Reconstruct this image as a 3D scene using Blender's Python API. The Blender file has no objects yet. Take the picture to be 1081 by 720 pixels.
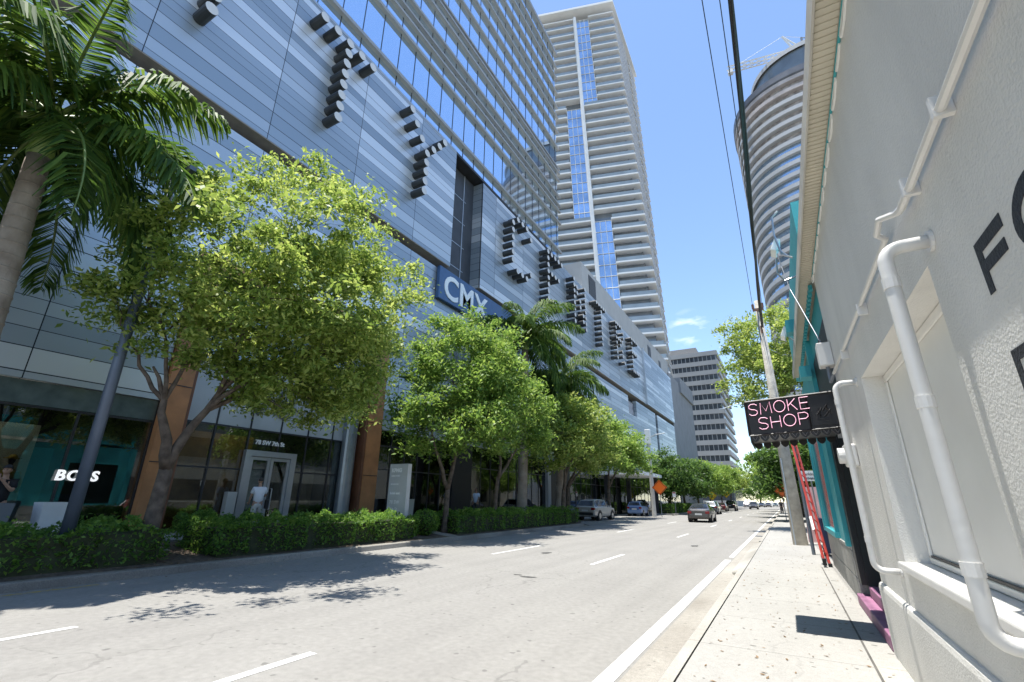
import bpy, math, random
import numpy as np
from mathutils import Vector, Matrix, Quaternion

C = bpy.context.scene.collection
SC = bpy.context.scene
R_ = math.radians

# ------------------------------------------------------------------ camera, sky, sun, exposure
cam_d = bpy.data.cameras.new('camera')
cam_d.sensor_fit = 'HORIZONTAL'; cam_d.sensor_width = 36.0; cam_d.lens = 16.18
cam_d.clip_start = 0.05; cam_d.clip_end = 5000
cam = bpy.data.objects.new('camera', cam_d); C.objects.link(cam)
_R = ((0.87090526, 0.15069658, 0.46777618), (0.49132687, -0.28836913, -0.82185227), (0.01104188, 0.94558648, -0.32518347))
cam.matrix_world = Matrix(((_R[0][0], _R[0][1], _R[0][2], 0), (_R[1][0], _R[1][1], _R[1][2], 0), (_R[2][0], _R[2][1], _R[2][2], 1.6), (0, 0, 0, 1)))
SC.camera = cam
SUN_TO = Vector((-0.075, -0.06, 1.0)).normalized()
SUN_EL = math.asin(SUN_TO.z)
world = bpy.data.worlds.new('World'); SC.world = world; world.use_nodes = True
wn, wl = world.node_tree.nodes, world.node_tree.links
wn.clear()
w_out = wn.new('ShaderNodeOutputWorld'); w_bg = wn.new('ShaderNodeBackground')
w_sky = wn.new('ShaderNodeTexSky'); w_sky.sky_type = 'NISHITA'; w_sky.sun_disc = False
w_sky.sun_elevation = SUN_EL; w_sky.sun_rotation = math.atan2(SUN_TO.x, SUN_TO.y)
w_sky.air_density = 1.0; w_sky.dust_density = 0.15; w_sky.ozone_density = 2.6
w_bg.inputs['Strength'].default_value = 0.125
# a few small fair-weather clouds, by direction
w_tc = wn.new('ShaderNodeTexCoord')
w_map = wn.new('ShaderNodeMapping'); w_map.inputs['Scale'].default_value = (12, 12, 34)
w_noise = wn.new('ShaderNodeTexNoise'); w_noise.inputs['Scale'].default_value = 1.6; w_noise.inputs['Detail'].default_value = 7
w_dot = wn.new('ShaderNodeVectorMath'); w_dot.operation = 'DOT_PRODUCT'
_cd = Vector((-0.118, 0.937, 0.329)).normalized(); w_dot.inputs[1].default_value = _cd
w_r1 = wn.new('ShaderNodeMapRange'); w_r1.inputs[1].default_value = 0.9990; w_r1.inputs[2].default_value = 0.9999
w_r2 = wn.new('ShaderNodeMapRange'); w_r2.inputs[1].default_value = 0.52; w_r2.inputs[2].default_value = 0.74
w_mul = wn.new('ShaderNodeMath'); w_mul.operation = 'MULTIPLY'
w_mix = wn.new('ShaderNodeMix'); w_mix.data_type = 'RGBA'
w_mix.inputs[7].default_value = (4.3, 4.9, 5.7, 1)
wl.new(w_tc.outputs['Generated'], w_map.inputs[0]); wl.new(w_map.outputs[0], w_noise.inputs['Vector'])
wl.new(w_tc.outputs['Generated'], w_dot.inputs[0]); wl.new(w_dot.outputs['Value'], w_r1.inputs[0])
wl.new(w_noise.outputs['Fac'], w_r2.inputs[0]); wl.new(w_r1.outputs[0], w_mul.inputs[0]); wl.new(w_r2.outputs[0], w_mul.inputs[1])
wl.new(w_mul.outputs[0], w_mix.inputs[0]); wl.new(w_sky.outputs[0], w_mix.inputs[6])
wl.new(w_mix.outputs[2], w_bg.inputs['Color']); wl.new(w_bg.outputs[0], w_out.inputs[0])
sun_d = bpy.data.lights.new('sun', 'SUN'); sun_d.energy = 3.9; sun_d.angle = R_(0.5); sun_d.color = (1.0, 0.965, 0.90)
sun = bpy.data.objects.new('sun', sun_d); C.objects.link(sun)
sun.rotation_euler = (-SUN_TO).to_track_quat('-Z', 'Y').to_euler(); sun.location = (0, 0, 90)
SC.view_settings.view_transform = 'Standard'; SC.view_settings.look = 'None'
SC.view_settings.exposure = 1.2; SC.view_settings.gamma = 1.0; SC.view_settings.use_curve_mapping = False

# ------------------------------------------------------------------ helpers
def tag(o, label=None, cat=None, group=None, kind=None):
    if label: o['label'] = label
    if cat: o['category'] = cat
    if group: o['group'] = group
    if kind: o['kind'] = kind
    return o

def empty(name, loc=(0, 0, 0), rz=0, label=None, cat=None, group=None):
    o = bpy.data.objects.new(name, None); C.objects.link(o)
    o.location = loc; o.rotation_euler = (0, 0, rz); o.empty_display_size = 0.3
    return tag(o, label, cat, group)

def root_loc(p):
    l = Vector((0, 0, 0))
    while p is not None:
        l += Vector(p.location); p = p.parent
    return l

class MB:
    def __init__(s): s.v = []; s.f = []; s.m = []
    def add(s, vs, fs, m=0):
        k = len(s.v); s.v.extend([tuple(v) for v in vs])
        for f in fs: s.f.append([i + k for i in f]); s.m.append(m)
        return s
    def box(s, x0, x1, y0, y1, z0, z1, m=0):
        return s.add([(x0, y0, z0), (x1, y0, z0), (x1, y1, z0), (x0, y1, z0), (x0, y0, z1), (x1, y0, z1), (x1, y1, z1), (x0, y1, z1)],
                     [(0, 3, 2, 1), (4, 5, 6, 7), (0, 1, 5, 4), (1, 2, 6, 5), (2, 3, 7, 6), (3, 0, 4, 7)], m)
    def obox(s, c, ax, ay, az, hx, hy, hz, m=0):
        c, ax, ay, az = Vector(c), Vector(ax), Vector(ay), Vector(az)
        vs = [c + ax * hx * i + ay * hy * j + az * hz * k for k in (-1, 1) for (i, j) in ((-1, -1), (1, -1), (1, 1), (-1, 1))]
        return s.add(vs, [(0, 3, 2, 1), (4, 5, 6, 7), (0, 1, 5, 4), (1, 2, 6, 5), (2, 3, 7, 6), (3, 0, 4, 7)], m)
    def quad(s, a, b, c, d, m=0): return s.add([a, b, c, d], [(0, 1, 2, 3)], m)
    def prism(s, poly, z0, z1, m=0):
        n = len(poly); vs = [(p[0], p[1], z0) for p in poly] + [(p[0], p[1], z1) for p in poly]
        fs = [tuple(range(n - 1, -1, -1)), tuple(range(n, 2 * n))] + [(i, (i + 1) % n, n + (i + 1) % n, n + i) for i in range(n)]
        return s.add(vs, fs, m)
    def prism_axis(s, poly, a0, a1, axis, m=0):
        # polygon in the plane across 'axis'; axis 0: (y,z), axis 1: (x,z)
        n = len(poly)
        P = (lambda p, a: (a, p[0], p[1])) if axis == 0 else (lambda p, a: (p[0], a, p[1]))
        vs = [P(p, a0) for p in poly] + [P(p, a1) for p in poly]
        fs = [tuple(range(n - 1, -1, -1)), tuple(range(n, 2 * n))] + [(i, (i + 1) % n, n + (i + 1) % n, n + i) for i in range(n)]
        return s.add(vs, fs, m)
    def tube(s, pts, r, n=8, m=0, cap=True):
        pts = [Vector(p) for p in pts]; N = len(pts)
        rs = list(r) if hasattr(r, '__len__') else [r] * N
        vs = []; prev = None
        for i, p in enumerate(pts):
            t = (pts[min(i + 1, N - 1)] - pts[max(i - 1, 0)]).normalized()
            if prev is None:
                a = Vector((0, 0, 1)) if abs(t.z) < 0.9 else Vector((1, 0, 0))
                u = t.cross(a).normalized()
            else:
                u = (prev - t * prev.dot(t)).normalized()
            prev = u; w = t.cross(u)
            for k in range(n):
                a = 2 * math.pi * k / n
                vs.append(p + (u * math.cos(a) + w * math.sin(a)) * rs[i])
        fs = []
        for i in range(N - 1):
            for k in range(n):
                fs.append((i * n + k, i * n + (k + 1) % n, (i + 1) * n + (k + 1) % n, (i + 1) * n + k))
        if cap:
            fs.append(tuple(range(n - 1, -1, -1))); fs.append(tuple(range((N - 1) * n, N * n)))
        return s.add(vs, fs, m)
    def cyl(s, a, b, r, n=12, m=0, mcap=None):
        k = len(s.f); s.tube([a, b], r, n, m)
        if mcap is not None: s.m[-1] = mcap
        return s
    def ball(s, c, rx, ry, rz, nu=12, nv=8, m=0):
        vs = []; fs = []
        for j in range(nv + 1):
            ph = math.pi * j / nv
            for i in range(nu):
                th = 2 * math.pi * i / nu
                vs.append((c[0] + rx * math.sin(ph) * math.cos(th), c[1] + ry * math.sin(ph) * math.sin(th), c[2] + rz * math.cos(ph)))
        for j in range(nv):
            for i in range(nu):
                fs.append((j * nu + i, (j + 1) * nu + i, (j + 1) * nu + (i + 1) % nu, j * nu + (i + 1) % nu))
        return s.add(vs, fs, m)
    def build(s, name, mats, parent=None, smooth=False, bevel=0, label=None, cat=None, group=None, kind=None, origin=None):
        me = bpy.data.meshes.new(name)
        l = root_loc(parent) if parent is not None else Vector(origin or (0, 0, 0))
        me.from_pydata([(v[0] - l.x, v[1] - l.y, v[2] - l.z) for v in s.v], [], s.f)
        mats = mats if isinstance(mats, (list, tuple)) else [mats]
        for m in mats: me.materials.append(m)
        if len(mats) > 1: me.polygons.foreach_set('material_index', s.m)
        if smooth: me.polygons.foreach_set('use_smooth', [True] * len(me.polygons))
        me.update()
        o = bpy.data.objects.new(name, me); C.objects.link(o)
        if parent is not None: o.parent = parent
        else: o.location = l
        if bevel:
            b = o.modifiers.new('bevel', 'BEVEL'); b.width = bevel; b.segments = 2; b.limit_method = 'ANGLE'; b.angle_limit = R_(35)
        return tag(o, label, cat, group, kind)

def copy_tree(o, parent=None, label=None):
    c = o.copy(); C.objects.link(c)
    if parent is not None: c.parent = parent
    if label: c['label'] = label
    for ch in [x for x in bpy.data.objects if x.parent == o]:
        copy_tree(ch, c)
    return c

_M = {}
def mat(name, col, rough=0.6, metal=0.0, var=0.0, scale=3.0, bump=0.0, bscale=40.0, col2=None, spec=0.5, emit=None, estr=0.0, coat=0.0, detail=5):
    """principled with noise-mixed colour and noise bump, in object-independent position space"""
    if name in _M: return _M[name]
    m = bpy.data.materials.new(name); m.use_nodes = True
    n, l = m.node_tree.nodes, m.node_tree.links
    p = n['Principled BSDF']
    p.inputs['Roughness'].default_value = rough; p.inputs['Metallic'].default_value = metal
    p.inputs['Specular IOR Level'].default_value = spec; p.inputs['Coat Weight'].default_value = coat
    p.inputs['Base Color'].default_value = (*col, 1)
    if var or col2 or bump:
        g = n.new('ShaderNodeNewGeometry')
    if var or col2:
        no = n.new('ShaderNodeTexNoise'); no.inputs['Scale'].default_value = scale; no.inputs['Detail'].default_value = detail
        l.new(g.outputs['Position'], no.inputs['Vector'])
        ra = n.new('ShaderNodeValToRGB'); ra.color_ramp.elements[0].position = 0.3; ra.color_ramp.elements[1].position = 0.7
        c2 = col2 or tuple(max(0, c * (1 - var)) for c in col); c1 = col if col2 else tuple(min(1, c * (1 + var)) for c in col)
        ra.color_ramp.elements[0].color = (*c2, 1); ra.color_ramp.elements[1].color = (*c1, 1)
        l.new(no.outputs['Fac'], ra.inputs[0]); l.new(ra.outputs[0], p.inputs['Base Color'])
    if bump:
        nb = n.new('ShaderNodeTexNoise'); nb.inputs['Scale'].default_value = bscale; nb.inputs['Detail'].default_value = 4
        l.new(g.outputs['Position'], nb.inputs['Vector'])
        b = n.new('ShaderNodeBump'); b.inputs['Strength'].default_value = bump; b.inputs['Distance'].default_value = 0.02
        l.new(nb.outputs['Fac'], b.inputs['Height']); l.new(b.outputs[0], p.inputs['Normal'])
    if emit:
        p.inputs['Emission Color'].default_value = (*emit, 1); p.inputs['Emission Strength'].default_value = estr
    _M[name] = m
    return m

def N(nt, kind, **kw):
    x = nt.nodes.new(kind)
    for k, v in kw.items(): setattr(x, k, v)
    return x
def math_node(nt, op, a, b=None, c=None):
    x = nt.nodes.new('ShaderNodeMath'); x.operation = op
    for i, q in enumerate((a, b, c)):
        if q is None: continue
        if isinstance(q, (int, float)): x.inputs[i].default_value = q
        else: nt.links.new(q, x.inputs[i])
    return x.outputs[0]

def panel_mat(name, y0, bay, row, tones, metal=0.75, rough=0.3, joint=0.045, warp=0.13):
    """horizontal metal cladding strips of mixed tones, bays of their own pattern, thin dark joints (world Y, Z)"""
    m = bpy.data.materials.new(name); m.use_nodes = True
    nt = m.node_tree; L = nt.links; p = nt.nodes['Principled BSDF']
    g = N(nt, 'ShaderNodeNewGeometry'); sx = N(nt, 'ShaderNodeSeparateXYZ'); L.new(g.outputs['Position'], sx.inputs[0])
    by = math_node(nt, 'DIVIDE', math_node(nt, 'SUBTRACT', sx.outputs[1], y0), bay)
    bi = math_node(nt, 'FLOOR', by); bf = math_node(nt, 'FRACT', by)
    zz = math_node(nt, 'ADD', sx.outputs[2], math_node(nt, 'MULTIPLY', math_node(nt, 'SINE', math_node(nt, 'ADD', math_node(nt, 'MULTIPLY', sx.outputs[2], 1.9), math_node(nt, 'MULTIPLY', bi, 0.0))), warp))
    rw = math_node(nt, 'DIVIDE', zz, row); ri = math_node(nt, 'FLOOR', rw); rf = math_node(nt, 'FRACT', rw)
    # some neighbouring bays share a strip: the bay index is rounded per row
    cmb = N(nt, 'ShaderNodeCombineXYZ'); L.new(ri, cmb.inputs[0])
    half = math_node(nt, 'FLOOR', math_node(nt, 'MULTIPLY', math_node(nt, 'ADD', bi, math_node(nt, 'MODULO', ri, 2.0)), 0.5)); L.new(half, cmb.inputs[1])
    wnz = N(nt, 'ShaderNodeTexWhiteNoise', noise_dimensions='3D'); L.new(cmb.outputs[0], wnz.inputs['Vector'])
    ra = N(nt, 'ShaderNodeValToRGB'); ra.color_ramp.interpolation = 'CONSTANT'
    el = ra.color_ramp.elements
    for i, t in enumerate(tones):
        e = el[i] if i < 2 else el.new(i / len(tones))
        e.position = i / len(tones); e.color = (*t, 1)
    L.new(wnz.outputs['Value'], ra.inputs[0])
    j1 = math_node(nt, 'LESS_THAN', rf, joint); j2 = math_node(nt, 'LESS_THAN', bf, 0.03 / bay)
    j = math_node(nt, 'MAXIMUM', j1, j2)
    mx = N(nt, 'ShaderNodeMix', data_type='RGBA'); L.new(j, mx.inputs[0]); L.new(ra.outputs[0], mx.inputs[6]); mx.inputs[7].default_value = (0.03, 0.035, 0.045, 1)
    no = N(nt, 'ShaderNodeTexNoise'); no.inputs['Scale'].default_value = 0.7; no.inputs['Detail'].default_value = 6; L.new(g.outputs['Position'], no.inputs['Vector'])
    mr = N(nt, 'ShaderNodeMapRange'); mr.inputs[3].default_value = rough - 0.02; mr.inputs[4].default_value = rough + 0.03; L.new(no.outputs['Fac'], mr.inputs[0])
    L.new(mr.outputs[0], p.inputs['Roughness']); L.new(mx.outputs[2], p.inputs['Base Color'])
    p.inputs['Metallic'].default_value = metal
    # each strip is a sheet of its own, very slightly out of true
    b = N(nt, 'ShaderNodeBump'); b.inputs['Strength'].default_value = 0.5; b.inputs['Distance'].default_value = 0.02
    L.new(math_node(nt, 'SUBTRACT', math_node(nt, 'MULTIPLY', wnz.outputs['Value'], 0.3), math_node(nt, 'MULTIPLY', j, 1.0)), b.inputs['Height']); L.new(b.outputs[0], p.inputs['Normal'])
    return m

def leaf_mat(name, dark, mid, light, gloss=0.5, trans=0.45):
    m = bpy.data.materials.new(name); m.use_nodes = True
    nt = m.node_tree; L = nt.links; p = nt.nodes['Principled BSDF']; out = nt.nodes['Material Output']
    g = N(nt, 'ShaderNodeNewGeometry')
    no = N(nt, 'ShaderNodeTexNoise'); no.inputs['Scale'].default_value = 0.9; no.inputs['Detail'].default_value = 3; L.new(g.outputs['Position'], no.inputs['Vector'])
    f = math_node(nt, 'ADD', math_node(nt, 'MULTIPLY', g.outputs['Random Per Island'], 0.55), math_node(nt, 'MULTIPLY', no.outputs['Fac'], 0.5))
    ra = N(nt, 'ShaderNodeValToRGB'); e = ra.color_ramp.elements
    e[0].position = 0.15; e[0].color = (*dark, 1); e[1].position = 0.84; e[1].color = (*light, 1); x = e.new(0.5); x.color = (*mid, 1)
    x = e.new(0.93); x.color = (light[0] * 1.35, light[1] * 1.05, light[2] * 2.2, 1)
    L.new(f, ra.inputs[0]); L.new(ra.outputs[0], p.inputs['Base Color'])
    p.inputs['Roughness'].default_value = gloss; p.inputs['Specular IOR Level'].default_value = 0.35
    t = N(nt, 'ShaderNodeBsdfTranslucent'); hs = N(nt, 'ShaderNodeHueSaturation'); hs.inputs['Value'].default_value = 1.7; hs.inputs['Hue'].default_value = 0.485
    L.new(ra.outputs[0], hs.inputs['Color']); L.new(hs.outputs[0], t.inputs['Color'])
    ms = N(nt, 'ShaderNodeMixShader'); ms.inputs[0].default_value = trans
    L.new(p.outputs[0], ms.inputs[1]); L.new(t.outputs[0], ms.inputs[2]); L.new(ms.outputs[0], out.inputs[0])
    return m

def shop_glass(name, tint, refl=0.5, rough=0.0):
    """clear shop glass: tinted see-through plus fresnel mirror"""
    m = bpy.data.materials.new(name); m.use_nodes = True
    nt = m.node_tree; L = nt.links; out = nt.nodes['Material Output']; nt.nodes.remove(nt.nodes['Principled BSDF'])
    t = N(nt, 'ShaderNodeBsdfTransparent'); t.inputs[0].default_value = (*tint, 1)
    gl = N(nt, 'ShaderNodeBsdfGlossy'); gl.inputs['Roughness'].default_value = rough; gl.inputs[0].default_value = (0.9, 0.95, 1, 1)
    lw = N(nt, 'ShaderNodeFresnel'); lw.inputs['IOR'].default_value = 1.5
    f = math_node(nt, 'MINIMUM', math_node(nt, 'ADD', math_node(nt, 'MULTIPLY', lw.outputs[0], 1.0 + refl), 0.05 + refl * 0.12), 1.0)
    ms = N(nt, 'ShaderNodeMixShader'); L.new(f, ms.inputs[0]); L.new(t.outputs[0], ms.inputs[1]); L.new(gl.outputs[0], ms.inputs[2]); L.new(ms.outputs[0], out.inputs[0])
    return m

def text_mb(body, size, place, bold=0.0, depth=0.02, spacing=1.0, shear=0.0, res=4):
    """built-in font outline turned into mesh; place(u, v, w) -> world point"""
    cu = bpy.data.curves.new('t', 'FONT'); cu.body = body; cu.size = size; cu.extrude = depth; cu.offset = bold; cu.space_character = spacing
    cu.shear = shear; cu.resolution_u = res; cu.align_x = 'LEFT'
    o = bpy.data.objects.new('t', cu); C.objects.link(o)
    dg = bpy.context.evaluated_depsgraph_get(); dg.update()
    me = bpy.data.meshes.new_from_object(o.evaluated_get(dg))
    mb = MB(); mb.add([place(v.co.x, v.co.y, v.co.z) for v in me.vertices], [tuple(p.vertices) for p in me.polygons])
    bpy.data.objects.remove(o); bpy.data.curves.remove(cu); bpy.data.meshes.remove(me)
    return mb

# ------------------------------------------------------------------ materials
M_conc = mat('pale concrete', (0.50, 0.48, 0.44), 0.85, var=0.10, scale=1.3, bump=0.25, bscale=60)
M_steel = mat('grey painted steel', (0.16, 0.18, 0.21), 0.45, 0.3, var=0.1)
M_dark = mat('dark bronze metal', (0.035, 0.037, 0.042), 0.4, 0.3, var=0.2, scale=2)
M_alu = mat('silver aluminium', (0.42, 0.45, 0.48), 0.35, 0.7, var=0.06)
M_white = mat('white paint', (0.80, 0.80, 0.78), 0.45, var=0.04, scale=5)
M_wood = mat('orange wood cladding', (0.42, 0.19, 0.075), 0.45, var=0.22, scale=1.5)
M_wood_dk = mat('brown wood cladding', (0.17, 0.07, 0.035), 0.5, var=0.25, scale=1.5)
M_black = mat('black paint', (0.012, 0.012, 0.013), 0.5, var=0.2)
M_rubber = mat('black rubber', (0.015, 0.015, 0.016), 0.75)
M_leaf1 = leaf_mat('street tree leaf', (0.065, 0.125, 0.022), (0.195, 0.285, 0.052), (0.40, 0.46, 0.13))
M_leaf2 = leaf_mat('oak leaf', (0.06, 0.125, 0.022), (0.14, 0.25, 0.042), (0.28, 0.38, 0.085))
M_leafd = leaf_mat('deep green leaf', (0.025, 0.06, 0.014), (0.05, 0.11, 0.022), (0.10, 0.18, 0.035))  # darker leaf green for a few of the trees
M_hedge = leaf_mat('hedge leaf', (0.04, 0.11, 0.016), (0.09, 0.20, 0.03), (0.20, 0.33, 0.06))
M_frond = leaf_mat('palm leaflet', (0.022, 0.055, 0.011), (0.05, 0.11, 0.018), (0.14, 0.22, 0.035), gloss=0.58, trans=0.42)
M_bark = mat('grey brown bark', (0.16, 0.125, 0.095), 0.9, col2=(0.06, 0.045, 0.034), scale=6, bump=0.9, bscale=14)
M_palmbark = mat('ringed palm bark', (0.34, 0.30, 0.25), 0.9, col2=(0.20, 0.165, 0.13), scale=2.5, bump=0.5, bscale=18)
M_hedge_core = mat('hedge dark core', (0.035, 0.045, 0.018), 0.9, var=0.3, scale=6)
# ------------------------------------------------------------------ ground, road, pavements
def ground_mat(name, col, dirt, speck=0.15, grain=180, crack=0.0, rough=0.9, joints=None, spots=0.0, wear=None, tracks=0.0):
    m = bpy.data.materials.new(name); m.use_nodes = True
    nt = m.node_tree; L = nt.links; p = nt.nodes['Principled BSDF']; p.inputs['Roughness'].default_value = rough
    p.inputs['Specular IOR Level'].default_value = 0.3
    g = N(nt, 'ShaderNodeNewGeometry'); pos = g.outputs['Position']
    def noise(s, d=5, sc=None):
        x = N(nt, 'ShaderNodeTexNoise'); x.inputs['Scale'].default_value = s; x.inputs['Detail'].default_value = d
        if sc:
            mp = N(nt, 'ShaderNodeMapping'); mp.inputs['Scale'].default_value = sc; L.new(pos, mp.inputs[0]); L.new(mp.outputs[0], x.inputs['Vector'])
        else: L.new(pos, x.inputs['Vector'])
        return x.outputs['Fac']
    ra = N(nt, 'ShaderNodeValToRGB'); ra.color_ramp.elements[0].position = 0.32; ra.color_ramp.elements[1].position = 0.68
    ra.color_ramp.elements[0].color = (*dirt, 1); ra.color_ramp.elements[1].color = (*col, 1)
    # long streaks with the traffic plus blotches
    f = math_node(nt, 'ADD', math_node(nt, 'MULTIPLY', noise(0.5, 7), 0.55), math_node(nt, 'MULTIPLY', noise(1.0, 5, (1.6, 0.12, 1)), 0.45))
    L.new(f, ra.inputs[0]); colr = ra.outputs[0]
    def mul(a, fac_socket, lo, hi):
        mr = N(nt, 'ShaderNodeMapRange'); mr.inputs[1].default_value = 0.3; mr.inputs[2].default_value = 0.7; mr.inputs[3].default_value = lo; mr.inputs[4].default_value = hi
        L.new(fac_socket, mr.inputs[0])
        x = N(nt, 'ShaderNodeMix', data_type='RGBA', blend_type='MULTIPLY'); x.inputs[0].default_value = 1
        L.new(a, x.inputs[6]); c = N(nt, 'ShaderNodeCombineColor')
        for i in range(3): L.new(mr.outputs[0], c.inputs[i])
        L.new(c.outputs[0], x.inputs[7]); return x.outputs[2]
    colr = mul(colr, noise(grain, 3), 1 - speck, 1 + speck)
    colr = mul(colr, noise(12, 4), 1 - speck * 0.4, 1 + speck * 0.4)
    def darken(a, mask, c):
        x = N(nt, 'ShaderNodeMix', data_type='RGBA'); L.new(mask, x.inputs[0]); L.new(a, x.inputs[6]); x.inputs[7].default_value = (*c, 1); return x.outputs[2]
    if crack:
        v = N(nt, 'ShaderNodeTexVoronoi', feature='DISTANCE_TO_EDGE'); v.inputs['Scale'].default_value = 0.35
        mp = N(nt, 'ShaderNodeMixRGB' if False else 'ShaderNodeVectorMath'); mp.operation = 'ADD'
        nn = N(nt, 'ShaderNodeTexNoise'); nn.inputs['Scale'].default_value = 1.5; nn.inputs['Detail'].default_value = 6; L.new(pos, nn.inputs['Vector'])
        L.new(pos, mp.inputs[0]); L.new(nn.outputs['Color'], mp.inputs[1]); L.new(mp.outputs[0], v.inputs['Vector'])
        k = math_node(nt, 'MULTIPLY', math_node(nt, 'MULTIPLY', math_node(nt, 'LESS_THAN', v.outputs['Distance'], 0.006), math_node(nt, 'GREATER_THAN', noise(0.25, 2), 0.52)), crack)
        colr = darken(colr, k, tuple(c * 0.35 for c in col))
    if spots:
        v = N(nt, 'ShaderNodeTexVoronoi'); v.inputs['Scale'].default_value = 1.5; v.inputs['Randomness'].default_value = 1.0
        dn = N(nt, 'ShaderNodeVectorMath', operation='ADD'); n2 = N(nt, 'ShaderNodeTexNoise'); n2.inputs['Scale'].default_value = 14; L.new(pos, n2.inputs['Vector'])
        sc = N(nt, 'ShaderNodeVectorMath', operation='SCALE'); sc.inputs['Scale'].default_value = 0.07; L.new(n2.outputs['Color'], sc.inputs[0]); L.new(pos, dn.inputs[0]); L.new(sc.outputs[0], dn.inputs[1])
        L.new(dn.outputs[0], v.inputs['Vector'])
        sp = N(nt, 'ShaderNodeSeparateColor'); L.new(v.outputs['Color'], sp.inputs[0])
        th = math_node(nt, 'MULTIPLY', sp.outputs[0], 0.075)
        k = math_node(nt, 'MULTIPLY', math_node(nt, 'LESS_THAN', v.outputs['Distance'], th), spots)
        colr = darken(colr, k, tuple(c * 0.3 for c in col))
        v2 = N(nt, 'ShaderNodeTexVoronoi'); v2.inputs['Scale'].default_value = 7; L.new(dn.outputs[0], v2.inputs['Vector'])
        sp2 = N(nt, 'ShaderNodeSeparateColor'); L.new(v2.outputs['Color'], sp2.inputs[0])
        k2 = math_node(nt, 'MULTIPLY', math_node(nt, 'LESS_THAN', v2.outputs['Distance'], math_node(nt, 'MULTIPLY', math_node(nt, 'SUBTRACT', sp2.outputs[1], 0.55), 0.5)), spots)
        colr = darken(colr, k2, tuple(c * 0.42 for c in col))
    if tracks:
        # rubber polished wheel paths and oil drip lines along each lane
        sx = N(nt, 'ShaderNodeSeparateXYZ'); L.new(pos, sx.inputs[0]); acc = None
        for c, w_, a_ in ((-2.45, 0.28, 0.6), (-4.0, 0.28, 0.6), (-5.6, 0.3, 0.7), (-7.3, 0.3, 0.7), (-9.1, 0.3, 0.6), (-10.8, 0.3, 0.6), (-6.45, 0.22, 1.0), (-9.95, 0.22, 0.9), (-3.2, 0.2, 0.8)):
            d_ = math_node(nt, 'DIVIDE', math_node(nt, 'ABSOLUTE', math_node(nt, 'SUBTRACT', sx.outputs[0], c)), w_)
            g_ = math_node(nt, 'MULTIPLY', math_node(nt, 'MAXIMUM', math_node(nt, 'SUBTRACT', 1.0, d_), 0.0), a_)
            acc = g_ if acc is None else math_node(nt, 'MAXIMUM', acc, g_)
        k = math_node(nt, 'MULTIPLY', math_node(nt, 'MULTIPLY', acc, noise(0.6, 6, (2, 0.25, 1))), tracks)
        colr = darken(colr, k, tuple(c * 0.55 for c in col))
    if joints:
        sx = N(nt, 'ShaderNodeSeparateXYZ'); L.new(pos, sx.inputs[0])
        fr = math_node(nt, 'FRACT', math_node(nt, 'DIVIDE', sx.outputs[1], joints))
        colr = darken(colr, math_node(nt, 'MULTIPLY', math_node(nt, 'LESS_THAN', fr, 0.012 / joints), 0.8), tuple(c * 0.42 for c in col))
    if wear:
        # paint worn through to what is below
        k = math_node(nt, 'GREATER_THAN', math_node(nt, 'ADD', math_node(nt, 'MULTIPLY', noise(9, 6), 0.6), math_node(nt, 'MULTIPLY', noise(60, 3), 0.4)), wear[0])
        colr = darken(colr, k, wear[1])
    L.new(colr, p.inputs['Base Color'])
    b = N(nt, 'ShaderNodeBump'); b.inputs['Strength'].default_value = 0.35; b.inputs['Distance'].default_value = 0.006
    L.new(noise(grain, 3), b.inputs['Height']); L.new(b.outputs[0], p.inputs['Normal'])
    return m
ROAD = (0.262, 0.252, 0.232)
M_road = ground_mat('sun bleached asphalt', ROAD, (0.222, 0.213, 0.197), 0.24, 150, crack=0.3, spots=0.6, tracks=0.35)
M_line = ground_mat('worn white road paint', (0.66, 0.655, 0.63), (0.56, 0.55, 0.52), 0.10, 120, wear=(0.585, (0.33, 0.32, 0.30)))
M_yline = ground_mat('worn yellow road paint', (0.50, 0.36, 0.10), (0.34, 0.26, 0.10), 0.2, 120, wear=(0.53, ROAD))
M_walk = ground_mat('concrete pavement', (0.345, 0.335, 0.312), (0.285, 0.276, 0.255), 0.12, 90, crack=0.15, joints=1.52, spots=0.85)
M_gutter = ground_mat('stained gutter concrete', (0.36, 0.34, 0.30), (0.23, 0.21, 0.18), 0.2, 100, spots=0.6, joints=3.05)
M_kerb = ground_mat('old kerb concrete', (0.42, 0.40, 0.36), (0.25, 0.235, 0.205), 0.15, 70, joints=3.05, spots=0.3)
M_soil = mat('mulch and leaf litter', (0.16, 0.12, 0.085), 0.95, col2=(0.05, 0.038, 0.028), scale=9, bump=1.0, bscale=26, detail=9)
M_plaza = ground_mat('plaza pavers', (0.33, 0.32, 0.31), (0.27, 0.265, 0.26), 0.1, 60, joints=0.61)
M_earth = mat('distant ground', (0.24, 0.23, 0.20), 0.95, var=0.2, scale=0.05)

MB().quad((-3000, -3000, -0.03), (3000, -3000, -0.03), (3000, 3000, -0.03), (-3000, 3000, -0.03)).build('ground', M_earth, kind='structure')
MB().quad((-11.75, -40, 0), (-1.62, -40, 0), (-1.62, 700, 0), (-11.75, 700, 0)).build('road', M_road, kind='structure')
MB().prism([(-11.75, 31.5), (-11.75, 59), (-13.5, 61.5), (-17.9, 61.5), (-17.9, 33.5), (-13.2, 33.5)], -0.02, 0.004).build('driveway', M_road, kind='structure')
# far cross street
MB().quad((-200, 150, 0.001), (-11.75, 150, 0.001), (-11.75, 160, 0.001), (-200, 160, 0.001)).build('side_street', M_road, kind='structure')
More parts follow.
